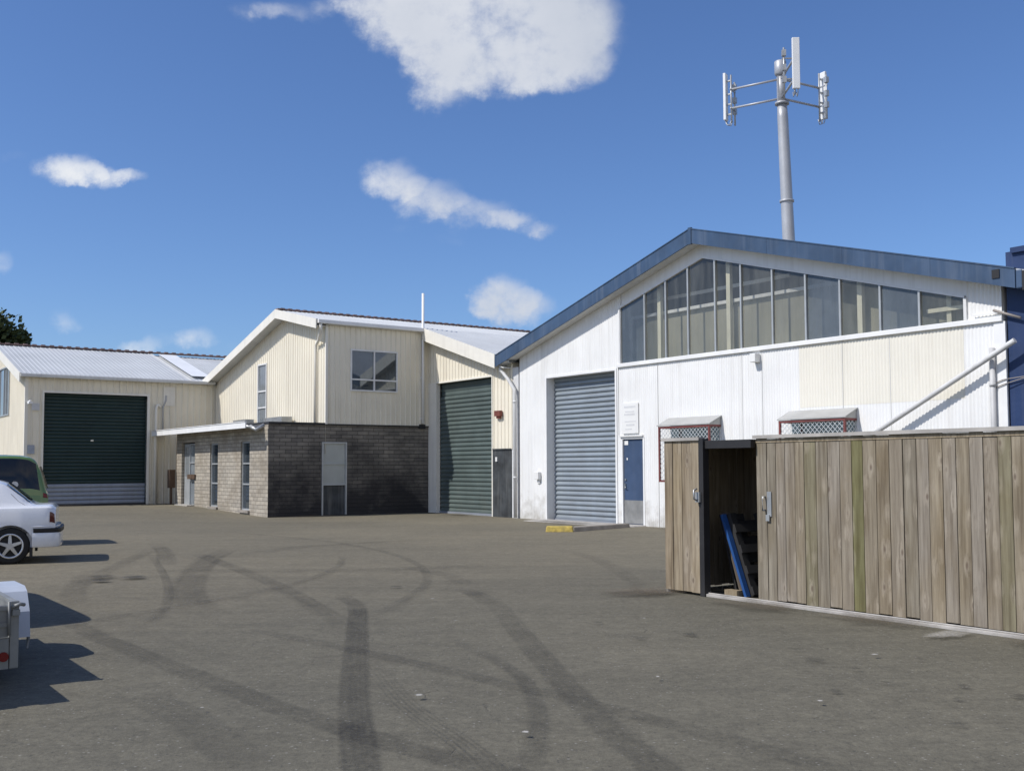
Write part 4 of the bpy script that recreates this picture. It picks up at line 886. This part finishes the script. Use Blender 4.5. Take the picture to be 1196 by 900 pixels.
def sedan(label, loc, rz, paintm, group):
    L = 4.35; P = dict(
        zt=[(.08, .88), (.10, .94), (.16, .965), (.38, .955), (.45, .985), (.86, 1.31), (1.15, 1.385), (1.8, 1.40), (2.45, 1.355), (3.2, .93), (3.35, .90), (4.1, .76), (4.3, .62)],
        zs=[(.08, .84), (.10, .90), (.16, .925), (.5, .925), (2.4, .915), (3.2, .875), (3.35, .86), (4.1, .70), (4.3, .58)],
        zb=[(.08, .36), (.3, .27), (.6, .2), (3.8, .2), (4.3, .3)],
        hw=[(.08, .76), (.2, .81), (.6, .84), (2.0, .845), (3.6, .83), (4.05, .78), (4.3, .66)],
        yt=[(.08, .80), (.42, .82), (.86, .70), (2.4, .64), (3.2, .80), (4.3, .8)], yb=[(.08, .90), (4.3, .90)])
    c = free_thing('sedan', label, 'car', loc, rz, group)
    xs = sorted({.08, .09, .10, .12, .14, .17, .2, .25, .32, .38, .40, .42, .44, .46, .48, .52, .57, .62, .7, .8, .88, .94, 1.0, 1.1, 1.18, 1.24, 1.3, 1.4, 1.55, 1.8, 2.1, 2.3, 2.42, 2.5, 2.6, 2.8, 3.0, 3.14, 3.2, 3.26, 3.35, 3.5, 3.7, 3.9, 4.05, 4.15, 4.24, 4.3})
    car_body(P, L, xs, [(.75, .295), (3.28, .295)], 'body', paintm, c)
    for sd in (1, -1):
        patch(P, 1.0, 1.98, 1.28, 2.05, 7.25, 10.8, sd, 'side_window', 'car_glass', c)
        patch(P, 2.06, 2.98, 2.12, 2.48, 7.25, 10.8, sd, 'side_window', 'car_glass', c)
        for wx in (.75, 3.28): wheel(c, wx, sd * .735, .295, .19, sd)
        m = MB(); m.box(.095, .17, sd * .80 if sd > 0 else -.775, .775 if sd > 0 else -.80, .0, .0) if False else None
        m.bm.free()
        q = patch(P, .088, .17, .10, .17, 4.1, 5.2, sd, 'tail_lamp', 'tail_dull', c, .008, 5, 4)
        m = MB(); m.box(2.02, 2.2, .80 * sd - .015, .80 * sd + .045 * sd, .73, .76); m.build('door_handle', 'black_plastic', c)
        m = MB(); m.box(2.78, 2.95, .86 * sd - .06, .86 * sd + .07, .93, 1.05); m.build('mirror', paintm, c, bevel=.03)
        m = MB(); m.grid([[(x, sd * (surf(P, x, 4.0).y + .004), z) for z in (.50, .505, .545, .55)] for x in (.98, 1.5, 2.2, 2.9, 3.02)]); m.build('rub_strip', 'black_plastic', c)
    def glass_strip(x0, x1, name):
        m = MB(); rows = []
        for j in range(11):
            x = x0 + (x1 - x0) * j / 10; L_ = []
            for i in range(8):
                t_ = 12.3 + (14.999 - 12.3) * i / 7; e = .01; p = surf(P, x, t_)
                n = (surf(P, x + e, t_) - surf(P, x - e, t_)).cross(surf(P, x, min(t_ + e, 14.9999)) - surf(P, x, t_ - e)); n.normalize()
                if n.z < 0: n = -n
                n = (n + Vector((0, -n.y * .5, 0))).normalized(); L_.append(p + n * .012)
            rows.append([(q.x, q.y, q.z) for q in L_] + [(q.x, -q.y, q.z) for q in reversed(L_[:-1])])
        m.grid(rows, True); m.build(name, 'car_glass', c)
    glass_strip(.48, .84, 'rear_window'); glass_strip(2.5, 3.14, 'windscreen')
    def bumper(xe, sgn, zz, name, mat, ins=0.0, xin=.42):
        m = MB(); plan = [(xin, .842), (.28, .84), (.15, .815), (.06, .77), (.02, .70), (0, .5), (-.012, .2), (-.014, 0)]
        plan = [(x + ins, y - ins) for x, y in plan]; plan += [(x, -y) for x, y in reversed(plan[:-1])]
        rows = []
        for x, y in plan:
            X = xe + sgn * x; rows.append([(X, y * (.97 if k in (0,) else 1), z) for k, z in enumerate(zz)] + [(X + sgn * .09, y * .88, zz[-1]), (X + sgn * .09, y * .88, zz[0])])
        m.grid(rows, True, closed=True); return m.build(name, mat, c, bevel=.012)
    bumper(.0, 1, (.26, .34, .50), 'bumper', paintm, .004); bumper(-.012, 1, (.50, .515, .56, .575), 'bumper_strip', 'black_plastic'); bumper(.02, 1, (.575, .60, .61), 'bumper_top', paintm, .01)
    bumper(4.42, -1, (.25, .3, .52, .54), 'bumper', paintm, .085)
    for sd in (1, -1):
        m = MB(); m.grid([[tuple(Vector((q.x, q.y * sd, q.z)) + Vector((o_, .004 * sd, 0))) for q in [surf(P, x_, t_)]][0] for o_ in (0, .008)] for x_, t_ in ((.44, 7.3), (.54, 8.2), (.64, 9.2), (.76, 10.4))); m.build('seam', 'black_plastic', c)
    m = MB(); m.tube([(.0, .35, .27), (.25, .35, .27)], .025, 10); m.build('exhaust', 'galv_steel', c)
    m = MB(); m.box(.42, .46, .66, .82, .10, .26); m.box(.42, .46, -.82, -.66, .10, .26); m.build('mud_flap', 'black_plastic', c)
    m = MB(); m.box(.6, 3.9, -.7, .7, .16, .3); m.build('underbody', 'black_plastic', c)
    return c
rzD = math.atan2(-V.y, -V.x); rzU = math.atan2(-U.y, -U.x)
sedan('white sedan with alloy wheels and a black bumper strip, nearest car at the left', W(1.80, -14.35, 0), rzD - R(14), 'car_white', None)


# green van
P = dict(zt=[(0, 1.05), (.05, 1.25), (.16, 1.6), (.24, 1.74), (.36, 1.80), (.6, 1.83), (3.0, 1.82), (3.3, 1.74), (4.0, 1.05), (4.15, 1.0), (4.45, .9)],
         zs=[(0, 1.0), (.05, 1.02), (3.9, 1.0), (4.1, .96), (4.45, .82)], zb=[(0, .36), (.4, .26), (4.0, .24), (4.45, .34)],
         hw=[(0, .79), (.12, .83), (.5, .845), (1.0, .845), (3.8, .83), (4.25, .77), (4.45, .66)], yt=[(0, .84), (.3, .82), (3.2, .82), (4.0, .84), (4.45, .84)], yb=[(0, .955), (4.45, .955)])
def make_van(label, loc, rz, pm):
    van = free_thing('van', label, 'van', loc, rz)
    xs = sorted({0, .01, .03, .06, .1, .14, .18, .22, .26, .31, .37, .45, .55, .7, .9, 1.2, 1.6, 2.0, 2.5, 2.9, 3.05, 3.2, 3.35, 3.5, 3.7, 3.9, 4.0, 4.1, 4.2, 4.3, 4.38, 4.45})
    car_body(P, 4.45, xs, [(.85, .31), (3.6, .31)], 'body', pm, van)
    for sd in (1, -1):
        patch(P, .16, 1.75, .235, 1.75, 7.7, 10.9, sd, 'side_window', 'van_glass', van); patch(P, 1.82, 2.55, 1.82, 2.55, 7.6, 10.8, sd, 'side_window', 'van_glass', van); patch(P, 2.62, 3.5, 2.62, 3.2, 7.6, 10.8, sd, 'side_window', 'van_glass', van)
        for wx in (.85, 3.6): wheel(van, wx, sd * .73, .31, .2, sd)
        patch(P, .012, .10, .03, .10, 5.6, 7.4, sd, 'tail_lamp', 'tail_red', van, .008, 4, 4)
    m = MB(); m.grid([[(x, y, z) for y in (-.6, 0, .6)] for z, x in ((1.16, -.012), (1.4, .06), (1.6, .125))]); m.build('rear_window', 'van_glass', van)
    m = MB(); m.tube([(.62, .80, 1.24), (.62, .83, 1.24)], .06, 14); m.build('round_sticker', 'sign_grey', van)
    m = MB(); m.box(-.08, .12, -.8, .8, .34, .5); m.build('bumper', 'black_plastic', van, bevel=.03)
    m = MB(); m.box(.6, 3.9, -.7, .7, .2, .32); m.build('underbody', 'black_plastic', van)
    return van
make_van('green van with large dark side windows parked behind the white sedan', W(-2.45, -13.80, 0), rzD - R(6), 'van_green')
tow = make_van('silver van in front of the galvanised box trailer', W(9.7, -17.8, 0), rzU, 'car_silver'); tow.scale = (1, 1, .87)

# box trailer
tr = thing('box_trailer', 'galvanised box trailer with white mudguards and a red tail lamp', 'trailer', 11.7, -17.6)
a0, a1, b0, b1 = 10.5, 12.76, -18.22, -16.98
m = MB(); m.box(a0, a1 - .03, b0 + .03, b1 - .03, .30, .34); m.box(a0, a1 - .02, b1 - .07, b1 - .0, .20, .30); m.box(a0, a1 - .02, b0, b0 + .07, .20, .30); m.build('deck', 'galv_dull', tr)
m = MB(); m.box(a0 + .03, a1 - .065, b1 - .03, b1 - .005, .34, .58); m.box(a0 + .03, a1 - .065, b1 - .035, b1 + .005, .56, .59); m.build('side', 'galv_dull', tr)
m = MB(); m.box(a0 + .03, a1 - .065, b0 + .005, b0 + .03, .34, .58); m.box(a0 + .03, a1 - .065, b0 - .005, b0 + .035, .56, .59); m.build('side', 'galv_dull', tr)
m = MB(); m.box(a0, a0 + .03, b0, b1, .34, .6); m.build('headboard', 'galv_dull', tr)
tg = MB(); tg.box(a1 - .03, a1 - .01, b0 + .07, b1 - .07, .345, .57); tg.box(a1 - .04, a1 + .01, b0 + .07, b1 - .07, .54, .57); tg.box(a1 - .03, a1 + .004, b0 + .07, b1 - .07, .42, .45); tg.build('tailgate', 'galv_dull', tr)
m = MB()
m.box(a1 - .06, a1, b1 - .06, b1, .12, .60); m.build('corner_post', 'galv_dull', tr, bevel=.006)
m = MB(); m.box(a1 - .06, a1, b0, b0 + .06, .12, .60); m.build('corner_post', 'galv_dull', tr, bevel=.006)
m = MB(); m.box(a1 - .04, a1 - .005, b0 + .065, b1 - .065, .12, .335); m.build('rear_beam', 'galv_dull', tr)
m = MB(); m.tube([(a1 + .01, b1 - .05, .56), (a1 + .03, b1 - .0, .58), (a1 - .0, b1 + .03, .57)], .014, 8); m.box(a1 - .03, a1 + .03, b1 - .05, b1 + .0, .50, .54); m.tube([(a1 + .015, b1 - .07, .60), (a1 + .015, b1 - .07, .36)], .01, 6); m.build('latch', 'galv_dull', tr)
for q in (b0 + .1, b1 - .1): m = MB(); m.tube([(a1 - .004, q, .21), (a1 + .015, q, .21)], .034, 14); m.build('tail_lamp', 'tail_red', tr)
for sd, yc in ((1, b1 + .13), (-1, b0 - .13)):
    wheel(tr, 11.35, yc, .25, .16, sd)
    m = MB(); prof = []
    for z_, x_ in ((.20, 10.86), (.40, 10.90), (.55, 11.02), (.585, 11.12), (.585, 11.58), (.55, 11.68), (.40, 11.80), (.20, 11.84)): prof.append((x_, z_))
    y0, y1 = (b1 + .005, b1 + .25) if sd > 0 else (b0 - .25, b0 - .005)
    m.grid([[(x_, y0, z_), (x_, y1, z_)] for x_, z_ in prof])
    yo = y1 if sd > 0 else y0
    m.grid([[(x_, yo, z_), (11.35 + (x_ - 11.35) * .86, yo, z_ - .10)] for x_, z_ in prof])
    g_ = m.build('mudguard', 'guard_white', tr); sm = g_.modifiers.new('thick', 'SOLIDIFY'); sm.thickness = .012
m = MB(); m.beam((a0, -18.0, .25), (9.75, -17.6, .38), .06, .06); m.beam((a0, -17.2, .25), (9.75, -17.6, .38), .06, .06); m.tube([(9.9, -17.6, .05), (9.9, -17.6, .5)], .03, 8); m.build('drawbar', 'galv_dull', tr)

m = MB(); 
for k in range(5): m.box(10.9, 13.42 - .03 * (k % 2), -17.44 - k * .16, -17.29 - k * .16, .50, .545, b=random.random())
single(m, 'plank_load', 'weathered_cap', 'planks lying in the box trailer and overhanging its tailgate', 'planks', 12, -17.6, .5)

# ------------------------------------------------------------------ trees beyond the far shed
def tree(loc, h, rad, label, seed):
    rnd = random.Random(seed); o = free_thing('tree', label, 'tree', loc, 0, 'trees beyond the far shed')
    m = MB(); m.tube([(0, 0, 0), (.1, .05, h * .3), (0, .1, h * .55), (.1, 0, h * .8)], [.35, .28, .2, .06], 9)
    limbs = []
    for k in range(9):
        a = k * 2.4; z = h * rnd.uniform(.3, .6); e = Vector((math.cos(a) * rad * .75, math.sin(a) * rad * .75, z + h * .25)); limbs.append(e)
        m.tube([(0, .05, z), e * .5 + Vector((0, 0, z * .45)), e], [.14, .09, .03], 6)
    m.build('trunk', 'bark', o)
    m = MB(); cl = []
    for k in range(70):
        a = rnd.uniform(0, 6.28); q = rnd.random() ** .6; zz = rnd.uniform(.30, 1.0); env = math.sin(min(1, max(.05, (1.08 - zz) / .8)) * math.pi * .55)
        cl.append((Vector((math.cos(a) * rad * q * env, math.sin(a) * rad * q * env, h * zz)), rnd.uniform(.45, 1.0) * rad * .27, rnd.uniform(0, .8)))
    for c, r, tone in cl:
        for k in range(190):
            v = Vector((rnd.gauss(0, 1), rnd.gauss(0, 1), rnd.gauss(0, .8))); v = v.normalized() * r * rnd.uniform(.5, 1.15); p = c + v
            n = Vector((rnd.gauss(0, 1), rnd.gauss(0, 1), rnd.gauss(.6, 1))).normalized(); a = n.orthogonal().normalized(); b = n.cross(a); s_ = rnd.uniform(.13, .26)
            m.face([p + a * s_, p + b * s_ * .6, p - a * s_, p - b * s_ * .6], b=min(1, max(0, tone * .7 + rnd.uniform(-.15, .35))))
    m.build('crown', 'leaf', o)
tree((-41.0, 80, 0), 13.5, 5.0, 'dark bushy tree rising over the far shed roof', 3)
tree((-39.6, 82, 0), 12.1, 3.4, 'lower dark tree top just above the far shed ridge', 5)

# ------------------------------------------------------------------ light, sky, camera
SUN_AZ = Vector((-(.97 * V.x + .25 * U.x), -(.97 * V.y + .25 * U.y), 0)).normalized(); EL = R(47)
sd_ = SUN_AZ * math.cos(EL) + Vector((0, 0, math.sin(EL)))
sun = bpy.data.lights.new('sun', 'SUN'); sun.energy = 3.9; sun.angle = R(.53); sun.color = (1, .955, .89)
so = bpy.data.objects.new('sun', sun); col.objects.link(so); so.rotation_euler = sd_.to_track_quat('Z', 'Y').to_euler(); so.location = (-20, -20, 40)

wd = bpy.data.worlds.new('World'); sc.world = wd; wd.use_nodes = True; nt = wd.node_tree; nt.nodes.clear()
class WN(NT):
    def __init__(s): s.t = nt; s.n = nt.nodes; s.l = nt.links
w_ = WN()
out = nt.nodes.new('ShaderNodeOutputWorld'); bg = nt.nodes.new('ShaderNodeBackground'); bg.inputs[1].default_value = SKY_STR = .085
sky = nt.nodes.new('ShaderNodeTexSky'); sky.sky_type = 'NISHITA'; sky.sun_disc = False; sky.sun_elevation = EL
sky.sun_rotation = math.atan2(sd_.x, sd_.y); sky.altitude = 50; sky.air_density = 1.0; sky.dust_density = .6; sky.ozone_density = 2.0
# small fair-weather clouds: soft clumps at fixed bearings of the sky, broken up by noise
tc = nt.nodes.new('ShaderNodeTexCoord'); sp = nt.nodes.new('ShaderNodeSeparateXYZ'); nt.links.new(tc.outputs['Generated'], sp.inputs[0])
yy = w_.math('MAXIMUM', sp.outputs[1], .02); gu = w_.math('DIVIDE', sp.outputs[0], yy); gv = w_.math('DIVIDE', sp.outputs[2], yy)
cv = nt.nodes.new('ShaderNodeCombineXYZ'); nt.links.new(gu, cv.inputs[0]); nt.links.new(gv, cv.inputs[1])
n_a = w_.noise(cv.outputs[0], 13, 8, .62); n_b = w_.noise(cv.outputs[0], 38, 6, .65); n_w = w_.noise(cv.outputs[0], 4, 3, .5)
gu2 = w_.math('ADD', gu, w_.math('MULTIPLY_ADD', n_b, .03, -.015)); gv2 = w_.math('ADD', gv, w_.math('MULTIPLY_ADD', n_a, .05, -.025))
CL = [(-.03, .455, .105, .062, 1.1), (.05, .43, .055, .048, 1.0), (-.098, .447, .052, .036, .95), (-.065, .388, .036, .036, .85), (.05, .392, .042, .026, .75), (0, .40, .06, .03, .95), (-.215, .450, .032, .012, .46), (-.255, .447, .030, .011, .46), (-.165, .462, .03, .014, .4), (-.075, .36, .02, .018, .5),
      (-.118, .285, .028, .018, .72), (-.085, .264, .036, .018, .78), (-.038, .247, .042, .016, .72), (.002, .238, .026, .010, .6), (.034, .231, .014, .007, .5), (-.105, .236, .016, .007, .25),
      (-.435, .292, .030, .015, .9), (-.405, .284, .026, .012, .85), (-.372, .286, .016, .007, .65), (-.485, .307, .018, .010, .28), (-.497, .20, .012, .014, .55),
      (-.008, .162, .026, .022, 1.0), (.022, .153, .018, .016, .85), (-.03, .157, .018, .012, .6), (-.335, .121, .04, .012, .4), (-.305, .123, .018, .012, .5), (-.435, .143, .016, .010, .5), (-.365, .118, .02, .008, .4), (-.27, .117, .016, .006, .3), (-.06, .222, .02, .006, .3), (-.34, .205, .02, .006, .14),
      (.9, .3, .2, .06, .8), (-.95, .25, .22, .05, .8), (1.5, .22, .3, .06, .8)]
den = None
for u, v, ru, rv, k in CL:
    x = w_.math('MULTIPLY', w_.math('SUBTRACT', gu2, u), 1 / ru); y = w_.math('MULTIPLY', w_.math('SUBTRACT', gv2, v), 1 / rv)
    r2 = w_.math('MULTIPLY_ADD', x, x, w_.math('MULTIPLY', y, y))
    b = w_.math('MULTIPLY', w_.math('MULTIPLY_ADD', r2, -.5, 1.0, True), k)
    den = b if den is None else w_.math('ADD', den, w_.math('MULTIPLY', b, w_.math('SUBTRACT', 1.15, den, clamp=True)))
e = w_.math('MULTIPLY', den, w_.math('ADD', w_.math('MULTIPLY_ADD', n_a, 1.75, -.16), w_.math('MULTIPLY_ADD', n_b, .75, -.12)))
a_ = nt.nodes.new('ShaderNodeMapRange'); a_.interpolation_type = 'SMOOTHERSTEP'; nt.links.new(e, a_.inputs[0]); a_.inputs[1].default_value = .14; a_.inputs[2].default_value = 1.22
af = w_.math('MULTIPLY', a_.outputs[0], .92)
K = 1 / SKY_STR
shade = w_.math('ADD', w_.math('MULTIPLY_ADD', n_w, .8, w_.math('MULTIPLY_ADD', n_b, .14, -.07)), w_.math('MULTIPLY_ADD', gu2, -.9, w_.math('MULTIPLY_ADD', den, -.16, .16)))
cc = w_.ramp(shade, [(.15, (.47, .52, .61)), (.45, (.66, .69, .75)), (.7, (.84, .855, .87))])
vm = nt.nodes.new('ShaderNodeVectorMath'); vm.operation = 'SCALE'; nt.links.new(cc, vm.inputs[0]); vm.inputs['Scale'].default_value = K
nb = w_.noise(tc.outputs['Generated'], 3.2, 6, .6)
bk = w_.math('MULTIPLY', w_.math('MULTIPLY_ADD', sp.outputs[1], -5.0, -.6, True), w_.math('MULTIPLY_ADD', nb, 5.0, -2.05, True))  # bright cloud bank behind the camera, added to fill the shaded walls
bk = w_.math('MULTIPLY', bk, w_.math('MULTIPLY_ADD', sp.outputs[2], -2.2, 1.75, True))
skc = w_.mix(1.0, sky.outputs[0], (.83, 1.06, 1.46), 'MULTIPLY')
fin = w_.mix(w_.math('MULTIPLY', bk, .9), w_.mix(af, skc, vm.outputs[0]), tuple(q * K for q in (1.05, 1.0, .93))); nt.links.new(fin, bg.inputs[0]); nt.links.new(bg.outputs[0], out.inputs[0])

cam = bpy.data.cameras.new('camera'); co = bpy.data.objects.new('camera', cam); col.objects.link(co); sc.camera = co
cam.sensor_width = 36; cam.sensor_fit = 'HORIZONTAL'; cam.lens = 1210 / 1196 * 36; cam.shift_y = 28.5 / 1196; cam.clip_end = 3000; cam.clip_start = .05
p = math.atan(.055); fw = Vector((0, math.cos(p), math.sin(p))); up = Vector((0, -math.sin(p), math.cos(p))); rt = Vector((1, 0, 0)); ro = .004
r2 = rt * math.cos(ro) - up * math.sin(ro); u2 = up * math.cos(ro) + rt * math.sin(ro)
M3 = Matrix((r2, u2, -fw)).transposed().to_4x4(); M3.translation = Vector((0, 0, 1.55)); co.matrix_world = M3

def islands(o):                                # every separate piece of a part becomes a part of its own
    me = o.data; bm = bmesh.new(); bm.from_mesh(me); bm.verts.ensure_lookup_table(); seen = set(); groups = []
    for v in bm.verts:
        if v.index in seen: continue
        st_, g = [v], set()
        while st_:
            x = st_.pop()
            if x.index in g: continue
            g.add(x.index); st_ += [e.other_vert(x) for e in x.link_edges if e.other_vert(x).index not in g]
        seen |= g; groups.append(g)
    bm.free()
    for k, g in enumerate(groups[1:] if len(groups) > 1 else []):
        c = o.copy(); c.data = me.copy(); col.objects.link(c); b = bmesh.new(); b.from_mesh(c.data)
        bmesh.ops.delete(b, geom=[v for v in b.verts if v.index not in g], context='VERTS'); b.to_mesh(c.data); b.free()
    if len(groups) > 1:
        b = bmesh.new(); b.from_mesh(me); bmesh.ops.delete(b, geom=[v for v in b.verts if v.index not in groups[0]], context='VERTS'); b.to_mesh(me); b.free()
for o in list(bpy.data.objects):
    if o.parent is not None and o.type == 'MESH' and o.name.split('.')[0] in ('conduit', 'corner_trim', 'eave_gutter', 'sheet_lap', 'gutter_bracket', 'rafter', 'post', 'barge_board', 'mud_flap', 'sticker', 'soffit', 'door_trim', 'door_jamb', 'door_frame', 'rail', 'handle'): islands(o)
for o in bpy.data.objects:
    if '_off' in o: del o['_off']
sc.view_settings.view_transform = 'Standard'; sc.view_settings.look = 'None'; sc.view_settings.exposure = .08; sc.view_settings.gamma = 1
sc.render.engine = 'CYCLES'; sc.cycles.max_bounces = 6; sc.cycles.transparent_max_bounces = 12; sc.cycles.use_denoising = True
